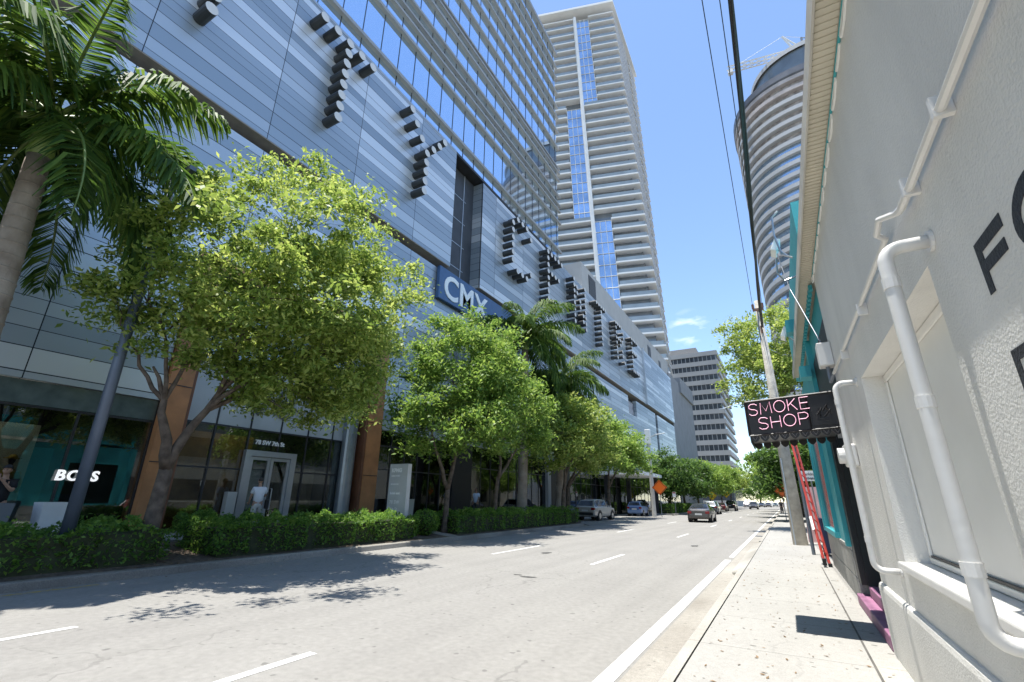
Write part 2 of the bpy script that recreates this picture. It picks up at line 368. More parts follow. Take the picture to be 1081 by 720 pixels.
# road markings
ln = MB()
def line(x0, x1, y0, y1, z=0.004): ln.quad((x0, y0, z), (x1, y0, z), (x1, y1, z), (x0, y1, z))
line(-1.83, -1.66, -12, 15.9); line(-1.80, -1.66, 16.7, 140)
for k in range(-1, 14): line(-4.78, -4.66, 1.15 + 11.5 * k, 4.02 + 11.5 * k)
for k in range(-1, 14): line(-8.19, -8.07, 0.6 + 12.6 * k, 3.15 + 12.6 * k + (0.8 if k > 0 else 0))
ln.build('lane_lines', M_line, kind='structure')
MB().quad((-11.55, -10, 0.004), (-11.42, -10, 0.004), (-11.42, 4.6, 0.004), (-11.55, 4.6, 0.004)).build('kerb_line', M_yline, kind='structure')
# old tar patches
def blob(cx, cy, rx, ry, seed, z=0.004):
    r = random.Random(seed); n = 18
    return [(cx + rx * math.cos(2 * math.pi * i / n) * r.uniform(.6, 1.1), cy + ry * math.sin(2 * math.pi * i / n) * r.uniform(.6, 1.1), z) for i in range(n)]
tp = MB()
for q in ((-5.15, 9.9, 0.22, 0.12, 1), (-5.5, 10.05, 0.12, 0.07, 2), (-6.9, 14.5, 0.18, 0.3, 3), (-3.3, 20, 0.15, 0.4, 4)): tp.add(blob(*q), [tuple(range(18))])
tp.build('tar_patches', mat('old tar', (0.07, 0.068, 0.063), 0.9, var=0.4, scale=14), kind='structure')
# right: gutter pan, kerb, dropped kerb with apron, pavement
MB().quad((-1.62, -40, 0.006), (-1.23, -40, 0.006), (-1.23, 700, 0.006), (-1.62, 700, 0.006)).build('gutter', M_gutter, kind='structure')
kb = MB()
kb.prism_axis([(-1.23, -0.02), (-1.07, -0.02), (-1.07, 0.155), (-1.18, 0.155), (-1.215, 0.12)], -40, 12.3, 1)
kb.add([(-1.23, 12.3, -0.02), (-1.07, 12.3, -0.02), (-1.07, 12.3, 0.155), (-1.18, 12.3, 0.155), (-1.215, 12.3, 0.12),
        (-1.45, 13.4, -0.02), (-1.07, 13.4, -0.02), (-1.07, 13.4, 0.15), (-1.10, 13.4, 0.145), (-1.40, 13.4, 0.03)],
       [(0, 5, 6, 1), (1, 6, 7, 2), (2, 7, 8, 3), (3, 8, 9, 4), (4, 9, 5, 0)])
kb.prism_axis([(-1.45, -0.02), (-1.07, -0.02), (-1.07, 0.15), (-1.10, 0.145), (-1.40, 0.03)], 13.4, 22, 1)
kb.prism_axis([(-1.23, -0.02), (-1.07, -0.02), (-1.07, 0.155), (-1.18, 0.155), (-1.215, 0.12)], 22, 400, 1)
kb.build('kerb', M_kerb, kind='structure')
MB().box(-1.055, 1.6, -40, 400, -0.02, 0.15).build('pavement', M_walk, kind='structure')
# strip of newer concrete along the wall, a hair's joint away
MB().quad((0.478, -12, 0.153), (0.499, -12, 0.153), (0.499, 14.2, 0.153), (0.478, 14.2, 0.153)).build('wall_joint', mat('dirty joint', (0.10, 0.095, 0.085), 0.9, var=0.3, scale=4), kind='structure')
MB().quad((0.50, -12, 0.154), (0.75, -12, 0.154), (0.75, 6.2, 0.154), (0.50, 6.2, 0.154)).build('wall_strip', M_kerb, kind='structure')
# left kerbs, beds, plaza
lk = MB()
prof = [(-11.75, -0.02), (-11.77, 0.13), (-11.80, 0.155), (-11.98, 0.155), (-11.98, -0.02)]
lk.prism_axis(prof, -40, 30.5, 1)
for (a, b) in (((-11.75, 30.5), (-13.2, 33.3)),):
    lk.add([(a[0], a[1], -0.02), (a[0] - 0.03, a[1], 0.15), (a[0] - 0.23, a[1], 0.15), (a[0] - 0.23, a[1], -0.02), (b[0], b[1], -0.02), (b[0] - 0.03, b[1] + 0, 0.15), (b[0] - 0.03, b[1] - 0.22, 0.15), (b[0], b[1] - 0.22, -0.02)],
           [(0, 4, 5, 1), (1, 5, 6, 2), (2, 6, 7, 3), (4, 7, 6, 5)])
lk.box(-17.9, -13.2, 33.1, 33.3, -0.02, 0.15)
lk.prism_axis(prof, 59.5, 400, 1)
lk.build('left_kerb', ground_mat('stained left kerb', (0.33, 0.31, 0.27), (0.12, 0.11, 0.095), 0.2, 50, joints=3.05, spots=0.6), kind='structure')
bed = MB()
bed.add([(-11.98, -40, 0.13), (-14.7, -40, 0.42), (-14.7, 30.6, 0.42), (-11.98, 30.6, 0.13), (-14.7, 33.1, 0.42), (-13.1, 33.1, 0.25)], [(0, 3, 2, 1), (3, 5, 4, 2)])
bed.build('planting_bed', M_soil, kind='structure')
MB().box(-18.6, -14.69, -40, 33.1, -0.02, 0.45).build('plaza', M_plaza, kind='structure')
MB().box(-15.4, -11.97, 61.5, 400, -0.02, 0.15).build('far_pavement', M_walk, kind='structure')
# low step across the bed gap
pth = MB()
for (y0, y1, xa, xb) in ((5.9, 6.75, -14.69, -13.5), (16.25, 16.9, -14.69, -12.0)): pth.quad((xa, y0, 0.14 + (-11.98 - xa) * 0.1066), (xb, y0, 0.14 + (-11.98 - xb) * 0.1066), (xb, y1, 0.14 + (-11.98 - xb) * 0.1066), (xa, y1, 0.14 + (-11.98 - xa) * 0.1066))
pth.build('path', M_gutter, kind='structure')

# ------------------------------------------------------------------ the shopping centre
T_ = [(0.30, 0.355, 0.405), (0.36, 0.415, 0.465), (0.43, 0.48, 0.525), (0.49, 0.54, 0.58), (0.66, 0.695, 0.72), (0.335, 0.39, 0.44)]
M_panel = panel_mat('striped metal cladding', -0.8, 4.9, 0.54, T_, metal=0.55, rough=0.36)
M_glass = shop_glass('storefront glass', (0.58, 0.64, 0.63), 0.15)
M_frost = mat('frosted glass band', (0.40, 0.43, 0.44), 0.25, var=0.1, scale=0.8)
M_soffit = mat('brown soffit', (0.30, 0.27, 0.235), 0.7, var=0.12)
M_louv = mat('dark louvre panels', (0.045, 0.05, 0.058), 0.5, 0.2, var=0.2, scale=1.2)
M_parap = mat('beige grey render', (0.36, 0.37, 0.37), 0.8, var=0.07, scale=0.6)
M_gconc = mat('grey concrete end wall', (0.22, 0.235, 0.255), 0.8, var=0.1, scale=0.5)
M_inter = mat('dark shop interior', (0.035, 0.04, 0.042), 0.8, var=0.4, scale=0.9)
M_teal_i = mat('teal reflection colour', (0.03, 0.24, 0.27), 0.5, var=0.15)
M_cream_i = mat('cream display panel', (0.74, 0.69, 0.52), 0.6, var=0.05)

mall = empty('shopping_center', (-18, 30, 0), label='long blue grey striped shopping centre with storefronts and dark letters', cat='building')
def part(mb, name, m, parent=mall, **k): return mb.build(name, m, parent, **k)
# lower clad wall (with gaps for the portal, the display window and a slot)
w = MB()
w.box(-18.6, -18, -16, 7.55, 4.65, 16.2); w.box(-18.6, -18, 7.55, 17.75, 10.42, 16.2)
w.box(-18.6, -18, 17.75, 66.2, 5.0, 16.2); w.box(-18.6, -18, 70.6, 83, 5.0, 16.2); w.box(-18.6, -18, 84.6, 100, 5.0, 16.2)
w.box(-18.6, -18, 66.2, 70.6, 5.0, 13.6)
part(w, 'lower_wall', M_panel)
part(MB().box(-18.9, -18.45, 66.2, 70.6, 13.6, 15.9).box(-18.9, -18.45, 83, 84.6, 5.0, 15.9), 'wall_slot', M_black)
part(MB().box(-18.45, -18.40, 66.7, 70.2, 13.9, 15.7), 'display_panel', mat('grey display picture', (0.3, 0.3, 0.33), 0.5, var=0.6, scale=1.3))
# upper clad volumes with their soffits; the recess between them
part(MB().box(-19.45, -18, -16, 22.75, 16.9, 26.6), 'upper_wall', M_panel)
part(MB().box(-19.45, -18, 26.5, 77, 16.9, 26.45).box(-19.45, -17.8, 77.3, 100, 16.9, 26.45), 'letter_wall', M_panel)
part(MB().box(-19.45, -18.02, -16, 22.73, 16.86, 16.897).box(-19.45, -18.02, 26.5, 100, 16.86, 16.897), 'soffit', M_soffit)
part(MB().box(-18.4, -17.7, 76.9, 77.28, 16.8, 26.7), 'wall_post', M_alu)
lv = MB(); lv.box(-19.4, -18.95, 22.75, 26.5, 16.2, 26.5)
part(lv, 'louvre_recess', M_louv)
lf = MB()
for z in (17.9, 19.9, 22.0, 24.1): lf.box(-18.95, -18.93, 22.76, 25.5, z, z + 0.05)
lf.box(-18.95, -18.90, 25.1, 25.18, 16.2, 26.5); lf.box(-18.95, -18.9, 22.8, 26.4, 16.2, 16.3)
part(lf, 'louvre_joints', M_alu)
part(MB().box(-18.05, -17.98, 26.44, 26.497, 16.9, 26.45).box(-18.6, -18.4, 22.78, 22.83, 15.9, 16.8), 'edge_trim', M_dark)
# body behind, slabs, roof parapet and end block
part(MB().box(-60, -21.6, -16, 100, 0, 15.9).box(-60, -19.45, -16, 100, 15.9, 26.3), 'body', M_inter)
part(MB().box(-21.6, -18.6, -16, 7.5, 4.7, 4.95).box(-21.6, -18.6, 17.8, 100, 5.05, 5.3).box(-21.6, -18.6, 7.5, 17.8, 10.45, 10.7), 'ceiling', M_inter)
part(MB().box(-40, -18.35, 49.8, 101, 26.45, 30.5).box(-40, -18.3, 101, 101.4, 26.45, 30.7), 'parapet', M_parap)
for (a, b, c, d) in ((52.4, 55.0, 26.9, 29.8), (83.4, 85.6, 26.6, 29.2), (92.2, 93.8, 26.6, 28.5)):
    lw_ = part(MB().box(-18.4, -18.30, a, b, c, d), 'vent_window', M_louv)
    sl = MB()
    k = c + 0.15
    while k < d - 0.1: sl.box(-18.30, -18.26, a + 0.05, b - 0.05, k, k + 0.07); k += 0.24
    part(sl, 'slats', M_steel, lw_)
part(MB().box(-60, -18.05, 100, 128.5, 0, 27.8), 'end_block', M_gconc)
part(MB().box(-19, -17.6, 111, 128.4, 25.6, 29.2), 'end_box', M_gconc)
part(MB().box(-18.1, -18.04, 49.8, 100, 26.46, 26.6), 'coping', M_alu); part(MB().box(-18.02, -17.97, -16, 22.7, 26.6, 26.78), 'coping', M_alu)
# brown portal round the entrance
for (a, b) in ((7.6, 8.35), (16.75, 17.7)):
    pp = part(MB().box(-18.7, -17.82, a, b, 0.45, 9.9), 'portal_post', M_wood)
    for z in (2.62, 5.2, 7.6): part(MB().box(-17.815, -17.80, a, b, z, z + 0.03), 'cladding_joint', M_dark, pp)
part(MB().box(-18.7, -17.82, 7.6, 17.7, 9.9, 10.4), 'portal_lintel', M_wood)
part(MB().box(-18.95, -17.84, 16.60, 16.745, 0.45, 9.88).box(-18.95, -17.84, 8.355, 8.45, 0.45, 9.88).box(-18.95, -17.84, 8.46, 16.59, 9.80, 9.895), 'portal_lining', M_wood_dk)
# storefront glazing: bays with mullions
def glaze(y0, y1, z0, z1, xg, step, trans=(), name='storefront_glass', frost=None, m=None):
    g = part(MB().box(xg - 0.02, xg, y0, y1, z0, z1), name, m or M_glass)
    n = max(1, round((y1 - y0) / step)); fr = MB()
    for i in range(n + 1):
        y = y0 + (y1 - y0) * i / n; fr.box(xg - 0.09, xg + 0.03, y - 0.03, y + 0.03, z0, z1)
    for z in trans: fr.box(xg - 0.08, xg + 0.025, y0, y1, z - 0.03, z + 0.03)
    part(fr, 'mullions', M_dark, g)
    return g
glaze(-16, 7.58, 0.75, 4.64, -18.15, 2.0, (3.93,))
part(MB().box(-18.13, -18.11, -16, 7.55, 3.97, 4.63), 'glass_band', mat('smoky spandrel glass', (0.10, 0.13, 0.125), 0.08, var=0.2))
part(MB().box(-18.3, -18.05, -16, 7.58, 0.45, 0.75), 'plinth', M_dark)
glaze(8.46, 16.6, 0.45, 4.17, -18.55, 1.36, (2.6,))
part(MB().box(-18.58, -18.54, 8.46, 16.6, 4.19, 6.75), 'frosted_band', M_frost)
glaze(8.46, 16.6, 6.75, 9.8, -18.55, 1.36, (8.2,), name='upper_glass')
fj = MB()
for i in range(7): fj.box(-18.54, -18.5, 8.46 + 1.357 * i - 0.025, 8.46 + 1.357 * i + 0.025, 4.17, 6.75)
fj.box(-18.54, -18.5, 8.46, 16.6, 4.15, 4.21); fj.box(-18.54, -18.5, 8.46, 16.6, 6.72, 6.78)
part(fj, 'band_joints', M_dark)
glaze(17.75, 24.3, 0.45, 4.98, -18.15, 1.1, (3.0, 4.2))
part(MB().box(-18.6, -18.0, 24.3, 26.4, 0.45, 4.98), 'dark_bay', M_black)
glaze(26.4, 38.0, 0.45, 4.98, -18.15, 1.3, (3.6,))
part(MB().box(-18.5, -17.85, 38.0, 38.6, 0.45, 5.0), 'pier', M_parap)
part(MB().box(-18.6, -18.1, 38.6, 43.5, 0.45, 4.98), 'dark_bay', M_black)
glaze(43.5, 60, 0.1, 4.98, -18.15, 1.5, (3.2,), m=shop_glass('pale lobby glass', (0.75, 0.8, 0.8), 0.3))
part(MB().box(-18.9, -18.6, 43.5, 60, 0.1, 4.9), 'lobby_wall', mat('pale lobby wall', (0.42, 0.42, 0.40), 0.6, var=0.3, scale=0.8))
glaze(60, 100, 0.1, 4.98, -18.15, 2.0, (3.4,))
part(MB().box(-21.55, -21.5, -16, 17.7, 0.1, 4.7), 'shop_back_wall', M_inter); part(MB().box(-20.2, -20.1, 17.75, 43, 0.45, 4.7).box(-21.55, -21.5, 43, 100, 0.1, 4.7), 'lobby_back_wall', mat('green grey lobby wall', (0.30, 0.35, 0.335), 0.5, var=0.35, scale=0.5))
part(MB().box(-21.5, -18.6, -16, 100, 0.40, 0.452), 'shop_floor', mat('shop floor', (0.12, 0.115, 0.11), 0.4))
# round column inside the right of the portal
part(MB().cyl((-18.3, 16.1, 0.45), (-18.3, 16.1, 9.8), 0.34, 20), 'round_column', mat('silver column cladding', (0.30, 0.33, 0.36), 0.3, 0.6, var=0.1), smooth=False)
# shop fit-out seen through the glass, and a painted teal reflection
part(MB().box(-18.85, -18.78, 0, 5.05, 0.75, 3.5), 'display_wall', M_cream_i)
part(MB().box(-19.15, -19.1, 5.12, 5.6, 0.75, 2.9), 'teal_reflection', M_teal_i)  # flat teal sheet standing in for the teal shop mirrored in the glass
part(MB().box(-19.9, -19.8, 5.4, 6.9, 0.6, 1.6).box(-19.6, -19.3, 6.1, 6.6, 0.9, 1.5), 'display_block', mat('indigo display block', (0.02, 0.022, 0.06), 0.5))
part(MB().box(-20.6, -20.5, 8.8, 12.6, 0.45, 4.1), 'lobby_panel', mat('amber lobby panel', (0.30, 0.17, 0.04), 0.5, var=0.5, scale=1.1))
part(MB().box(-20.4, -20.3, 14.3, 15.9, 0.45, 2.9), 'curtain', mat('beige lobby curtain', (0.30, 0.25, 0.18), 0.8, var=0.2))
# light strips added out of sight to brighten the shop display and lobby
M_hidden_light = mat('added light strip', (0.9, 0.88, 0.8), 0.5, emit=(1.0, 0.9, 0.72), estr=3.0)
for (xa, xb, ya, yb, zz) in ((-18.62, -18.5, -0.5, 4.9, 4.2), (-19.6, -19.5, 9.0, 16.0, 4.6)):
    part(MB().box(xa, xb, ya, yb, zz, zz + 0.04), 'hidden_light_strip', M_hidden_light)
# entrance doors
d = part(MB().box(-18.5, -18.30, 11.05, 11.30, 0.45, 3.35).box(-18.5, -18.30, 13.08, 13.33, 0.45, 3.35).box(-18.5, -18.30, 11.30, 13.08, 3.13, 3.35), 'door_frame', M_alu)
for (a, b) in ((11.31, 12.18), (12.20, 13.07)):
    dr = part(MB().box(-18.46, -18.36, a, a + 0.12, 0.47, 3.11).box(-18.46, -18.36, b - 0.12, b, 0.47, 3.11).box(-18.46, -18.36, a + 0.12, b - 0.12, 2.99, 3.11).box(-18.46, -18.36, a + 0.12, b - 0.12, 0.47, 0.68), 'door', M_alu)
    part(MB().box(-18.42, -18.40, a + 0.12, b - 0.12, 0.68, 2.99), 'pane', M_glass, dr)
    hy = b - 0.2 if a < 12 else a + 0.2
    part(MB().tube([(-18.35, hy, 1.1), (-18.28, hy, 1.1), (-18.28, hy, 1.9), (-18.35, hy, 1.9)], 0.02, 6), 'handle', M_alu, dr)
part(MB().box(-18.5, -18.25, 10.62, 10.98, 0.45, 1.75), 'access_post', M_conc)
E1 = lambda u, v, w: (-18.48 + w, 11.45 + u, 3.62 + v)
part(text_mb('78 SW 7th St', 0.24, E1, bold=0.006), 'address_letters', M_white)
E2 = lambda u, v, w: (-18.50 + w, 11.05 + u, 4.75 + v)
part(text_mb('78', 1.9, E2, bold=-0.02, spacing=1.05), 'number', mat('grey number film', (0.09, 0.10, 0.105), 0.4))
# slab canopy over the drop-off
cn = part(MB().box(-18.0, -13.4, 52, 62.5, 4.35, 4.72), 'canopy', mat('pale canopy', (0.85, 0.85, 0.84), 0.5, var=0.06))
part(MB().box(-17.7, -17.2, 52.6, 53.1, 0, 4.35).box(-17.7, -17.2, 61.2, 61.7, 0, 4.35).box(-14.3, -13.9, 61.6, 62.0, 0, 4.35), 'canopy_post', M_dark, cn)

# lettering made of rods, one part per letter
M_rod = mat('charcoal rod side', (0.035, 0.04, 0.045), 0.5, 0.2, var=0.15)
M_cap = mat('pale rod cap', (0.55, 0.56, 0.57), 0.5)
LET = {'I': ['2', '2', '2', '2', '2', '2', '2', '2'], 'T': ['01234', '2', '2', '2', '2', '2', '2', '2'], 'Y': [(0, 4), (.62, 3.38), (1.3, 2.7), '2', '2', '2', '2', '2'],
       'C': ['123', '04', '0', '0', '0', '0', '04', '123'], 'E': ['01234', '0', '0', '0123', '0', '0', '0', '01234'], 'N': ['04', '014', '014', '024', '024', '034', '034', '04'],
       'R': ['0123', '04', '04', '0123', '02', '03', '03', '04']}
rod = empty('rod_lettering', (-18, 40, 22), label='row of giant dark rod letters ending in CENTRE high on the striped facade', cat='sign')
for ch, yc in (('I', 5.4), ('T', 11.7), ('Y', 18.5), ('C', 31.7), ('E', 38.8), ('N', 45.6), ('T', 53.0), ('R', 60.9), ('E', 68.8)):
    mb = MB()
    for r, row in enumerate(LET[ch]):
        for c in row:
            y = yc + (float(c) - 2) * 0.84; z = 25.15 - r * 0.73
            mb.cyl((-18.0, y, z), (-17.05, y, z), 0.25, 14, 0, 1)
    mb.build('letter', [M_rod, M_cap], rod)
# shop name behind the left window
bs = empty('boss_sign', (-18.3, 6, 2), label='white shop name letters BOSS behind dark glass of the corner storefront', cat='sign')
bs.name = 'shop_name_sign'
E3 = lambda u, v, w: (-18.05 + w, 5.48 + u, 1.98 + v)
text_mb('BOSS', 0.40, E3, bold=0.012, spacing=1.14, shear=0.08).build('letters', mat('lit white letters', (0.8, 0.8, 0.8), 0.5, emit=(1, 1, 1), estr=0.35), bs)
# blue cinema sign
cs = empty('cinema_sign', (-17.9, 26, 14), label='blue cinema sign board reading CMX in big pale letters', cat='sign')
MB().box(-17.95, -17.68, 21.35, 31.0, 13.95, 16.28).build('sign_board', mat('blue sign face', (0.055, 0.115, 0.23), 0.35, 0.2, var=0.08), cs, bevel=0.03)
E4 = lambda u, v, w: (-17.66 + w, 21.8 + u, 14.27 + v)
text_mb('CMX', 2.35, E4, bold=0.055, spacing=1.05, depth=0.03).build('letters', mat('pale sign letters', (0.72, 0.76, 0.8), 0.4), cs)
E5 = lambda u, v, w: (-17.66 + w, 28.4 + u, 14.25 + v)
text_mb('CINEMAS', 0.46, E5, bold=0.01).build('small_letters', _M['pale sign letters'], cs)

# ------------------------------------------------------------------ glass office tower on the podium
M_curtain = mat('blue curtain wall glass', (0.64, 0.80, 0.98), 0.03, 0.95, bump=0.02, bscale=0.5)
M_fin = mat('aluminium sunshade fin', (0.30, 0.305, 0.30), 0.4, 0.3, var=0.05)
off = empty('office_tower', (-18, 10, 26.6), label='blue mirror glass office block with close horizontal sunshade fins', cat='building')
MB().box(-48, -18.05, -40, 41.9, 26.62, 57.6).build('body', M_dark, off)
MB().box(-18.05, -18.02, -40, 41.95, 26.8, 57.5).box(-48, -18.05, 41.9, 41.95, 26.8, 57.5).build('glass_skin', M_curtain, off)
mu = MB(); y = -39.5
while y < 41.9: mu.box(-18.02, -17.985, y - 0.014, y + 0.014, 26.8, 57.5); y += 1.5
mu.build('mullions', M_dark, off)
for z, t in ((27.75, 0.16), (31.5, 0.16), (33.05, 0.12), (33.85, 0.12), (35.05, 0.15), (37.4, 0.15), (38.45, 0.13), (39.0, 0.13), (42.07, 0.16), (44.6, 0.16), (46.9, 0.14), (48.5, 0.14), (50.9, 0.16), (53.4, 0.16), (55.3, 0.16)):
    f = MB().box(-18.02, -17.74, -40, 42.3, z - t * 0.78, z + t * 0.78)
    f.build('sunshade_fin', M_fin, off)
MB().box(-48, -17.7, -40, 42.3, 57.5, 58.0).build('roof', M_fin, off)

# ------------------------------------------------------------------ white apartment tower
M_slab = mat('white balcony concrete', (0.72, 0.72, 0.70), 0.7, var=0.05, scale=0.4)
M_twin = mat('tower window glass', (0.16, 0.19, 0.22), 0.12, 0.3, col2=(0.22, 0.24, 0.26), scale=0.45)
M_tblue = mat('blue tower glazing', (0.42, 0.55, 0.72), 0.06, 0.8, var=0.25, scale=0.25)
M_rail = mat('balcony glass rail', (0.24, 0.285, 0.31), 0.25, 0.1, var=0.15, scale=0.3)
tw = empty('apartment_tower', (-33, 118, 0), label='tall white apartment tower with stacked balconies and a narrow strip of blue windows', cat='building')
ZT, ZB = 150.5, 14.0
def tpoly(z):
    t = (ZT - z) / 120.0
    Cc = Vector((-25.1 + 6.0 * t, 107.1 + 0.9 * t, z)); Bb = Vector((-25.8 + 2.4 * t, 136.6 + 0.4 * t, z)); Ll = Vector((-47.3 + 1.7 * t, 100.1 + 0.9 * t, z))
    L2 = Cc + (Ll - Cc) * 1.35
    return L2, Cc, Bb
def tpt(z, u, off_=0.0):
    """u 0..1 along the broad face from the old left corner to the street corner"""
    L2, Cc, Bb = tpoly(z); L1 = Cc + (L2 - Cc) / 1.35
    p = L1 + (Cc - L1) * u
    nrm = Vector((Cc.y - L1.y, -(Cc.x - L1.x), 0)).normalized()
    if nrm.y > 0: nrm = -nrm
    return p + nrm * off_
core = MB(); NZ = 12
for i in range(NZ):
    za, zb = ZB + (ZT - ZB) * i / NZ, ZB + (ZT - ZB) * (i + 1) / NZ
    ring = []
    for z in (za, zb):
        L2, Cc, Bb = tpoly(z)
        c = Cc + Vector((-2.4, 1.6, 0)); b = Bb + Vector((-1.8, -1.0, 0)); l = L2 + Vector((0, 2.2, 0))
        ring.append([l, c, b, l + Vector((0, 30, 0))])
    core.add(ring[0] + ring[1], [(i, (i + 1) % 4, 4 + (i + 1) % 4, 4 + i) for i in range(4)])
core.build('wall', M_twin, tw)
FL = 3.35; nfl = int((ZT - ZB) / FL)
def slab_piece(mb, z, th, pts_in, pts_out):
    n = len(pts_out)
    poly = [(p.x, p.y) for p in pts_out] + [(p.x, p.y) for p in reversed(pts_in)]
    mb.prism(poly, z, z + th)
for k in range(nfl + 1):
    z = ZT - FL * k; sl = MB(); rl = MB()
    zone = 0 if k < 11 else (1 if k < 23 else 2)
    L2, Cc, Bb = tpoly(z)
    spans = {0: ((-0.35, 0.46), (0.66, 1.0)), 1: ((-0.35, 0.28), (0.49, 1.0)), 2: ((-0.35, 0.46), (0.66, 1.0))}[zone]
    for (a, b) in spans:
        last = b == 1.0
        oo = [tpt(z, a, 0.0), tpt(z, b, 0.0)]
        ii = [tpt(z, a, -2.6), tpt(z, b - (0.1 if last else 0), -2.6)]
        slab_piece(sl, z - 0.2, 0.4, ii, oo)
        if k > 0:
            o2 = [tpt(z, a + 0.01, -0.08), tpt(z, b - 0.01, -0.08)]; i2 = [tpt(z, a + 0.01, -0.14), tpt(z, b - 0.01, -0.14)]
            slab_piece(rl, z + 0.2, 1.05, i2, o2)
    # street face
    d_ = (Bb - Cc)
    nn = Vector((-d_.y, d_.x, 0)).normalized()
    for (a, b) in ((0.0, 0.55), (0.64, 1.0)):
        oo = [Cc + d_ * a, Cc + d_ * b]; ii = [Cc + d_ * max(a, 0.05) + nn * 2.0, Cc + d_ * b + nn * 2.0]
        slab_piece(sl, z - 0.197, 0.394, ii, oo)
        if k > 0: slab_piece(rl, z + 0.2, 1.05, [p + nn * 0.14 for p in (Cc + d_ * (a + 0.01), Cc + d_ * (b - 0.01))], [p + nn * 0.08 for p in (Cc + d_ * (a + 0.01), Cc + d_ * (b - 0.01))])
    s_ = sl.build('balcony', M_slab, tw)
    if rl.v: rl.build('railing', M_rail, s_)
bl = MB()
for (k0, k1, ua, ub) in ((0, 11, 0.485, 0.66), (11, 23, 0.28, 0.45), (23, nfl, 0.485, 0.66)):
    for k in range(k0, k1):
        z1 = ZT - FL * k - 0.3; z0 = z1 - FL + 0.32
        a, b = tpt(z0, ua, -0.9), tpt(z0, ub, -0.9); c, d_ = tpt(z1, ub, -0.9), tpt(z1, ua, -0.9)
        bl.quad(a, b, c, d_)
bl.build('window_strip', M_tblue, tw)
gr = MB()
for (k0, k1, ua, ub) in ((0, 11, 0.485, 0.66), (11, 23, 0.28, 0.45), (23, nfl, 0.485, 0.66)):
    for k in range(k0, k1):
        z1 = ZT - FL * k
        for zz in (z1 - 0.1,):
            gr.tube([tpt(zz, ua, -0.84), tpt(zz, ub, -0.84)], 0.09, 4)
    for j in range(4):
        u = ua + (ub - ua) * j / 3
        gr.tube([tpt(ZT - FL * k1, u, -0.84), tpt(ZT - FL * k0, u, -0.84)], 0.08, 4)
gr.build('window_grid', M_slab, tw)
fn = MB()
for (za, zb, u) in ((ZT - FL * nfl, ZT, 0.472),):
    st = [tpt(za + (zb - za) * i / 8, u, 0.25) for i in range(9)]
    fn.tube(st, 0.55, 4)
fn.build('white_fin', M_slab, tw)
L2, Cc, Bb = tpoly(ZT)
rf = MB(); P = [L2 + Vector((0, -1.5, 0)), Cc + Vector((0.6, -1.5, 0)), Bb + Vector((0.6, 0.5, 0)), L2 + Vector((0, 30, 0))]
rf.prism([(p.x, p.y) for p in P], ZT + 2.3, ZT + 3.1); rf.build('roof', M_slab, tw)

# ------------------------------------------------------------------ rounded tower with crane
fx, fy, fr_ = 25.2, 145.0, 22.0
M_fl = mat('pale curved slab edge', (0.41, 0.41, 0.405), 0.6, var=0.05, scale=0.3)
M_flg = mat('curved blue glazing', (0.30, 0.44, 0.60), 0.1, 0.75, col2=(0.42, 0.50, 0.58), scale=0.25)
M_flr = mat('raw concrete floors', (0.42, 0.38, 0.36), 0.9, var=0.25, scale=0.3)
ct = empty('curved_tower', (fx, fy, 0), label='curved tower of stacked pale bands, unfinished dark top floors', cat='building')
def ring_pts(r, z, n=56, sq=1.0):
    out = []
    for i in range(n):
        a = 2 * math.pi * i / n
        c_, s_ = math.cos(a), math.sin(a); e = 0.8
        out.append((fx + r * math.copysign(abs(c_) ** e, c_), fy + r * math.copysign(abs(s_) ** e, s_), z))
    return out
def loft(rings, mb, m=0):
    n = len(rings[0]); vs = [p for r in rings for p in r]
    fs = [(i * n + k, i * n + (k + 1) % n, (i + 1) * n + (k + 1) % n, (i + 1) * n + k) for i in range(len(rings) - 1) for k in range(n)]
    fs.append(tuple(range((len(rings) - 1) * n, len(rings) * n))); return mb.add(vs, fs, m)
ZF = 115.0
loft([ring_pts(fr_ - 1.0, 0), ring_pts(fr_ - 1.0, ZF - 20)], MB()).build('glazing', M_flg, ct, smooth=False)
loft([ring_pts(fr_ - 1.3, ZF - 20), ring_pts(fr_ - 1.3, ZF)], MB()).build('unfinished_core', mat('dark unfinished openings', (0.16, 0.14, 0.135), 0.9, col2=(0.40, 0.37, 0.35), scale=0.7), ct)
z = 20.0
while z < ZF:
    loft([ring_pts(fr_ - 1.4, z - 0.02), ring_pts(fr_, z), ring_pts(fr_, z + 1.2), ring_pts(fr_ - 1.4, z + 1.22)], MB()).build('floor_band', M_fl if z < ZF - 22 else M_flr if z > ZF - 7 else M_fl, ct)
    z += 3.35
mb = MB(); loft([ring_pts(fr_ - 0.2, ZF), ring_pts(fr_ + 0.3, ZF + 0.5), ring_pts(fr_ + 0.3, ZF + 2.4), ring_pts(fr_ - 1, ZF + 2.8)], mb); mb.build('dark_crown', mat('dark crown cladding', (0.09, 0.10, 0.12), 0.5, 0.2, var=0.2, scale=0.3), ct)
def shift_ring(r, z, dx): return [(p[0] + dx, p[1], z) for p in ring_pts(r, z)]
mb = MB(); loft([shift_ring(fr_ - 4, ZF + 3.5, 3), shift_ring(fr_ - 4, ZF + 12.5, 3)], mb); mb.build('penthouse', mat('dark penthouse glass', (0.16, 0.185, 0.20), 0.3, 0.3, var=0.2, scale=0.2), ct)
mb = MB(); loft([shift_ring(fr_ - 3.4, ZF + 12.5, 3), shift_ring(fr_ - 3.4, ZF + 14.0, 3)], mb); mb.build('roof', M_fl, ct)
mb = MB()
for (a, b) in ((fx - 1, fy - 17.6), (fx + 2.2, fy - 17.6), (fx - 1, fy - 16.2), (fx + 2.2, fy - 16.2)): mb.box(a - 0.25, a + 0.25, b - 0.25, b + 0.25, ZF + 4, ZF + 16)
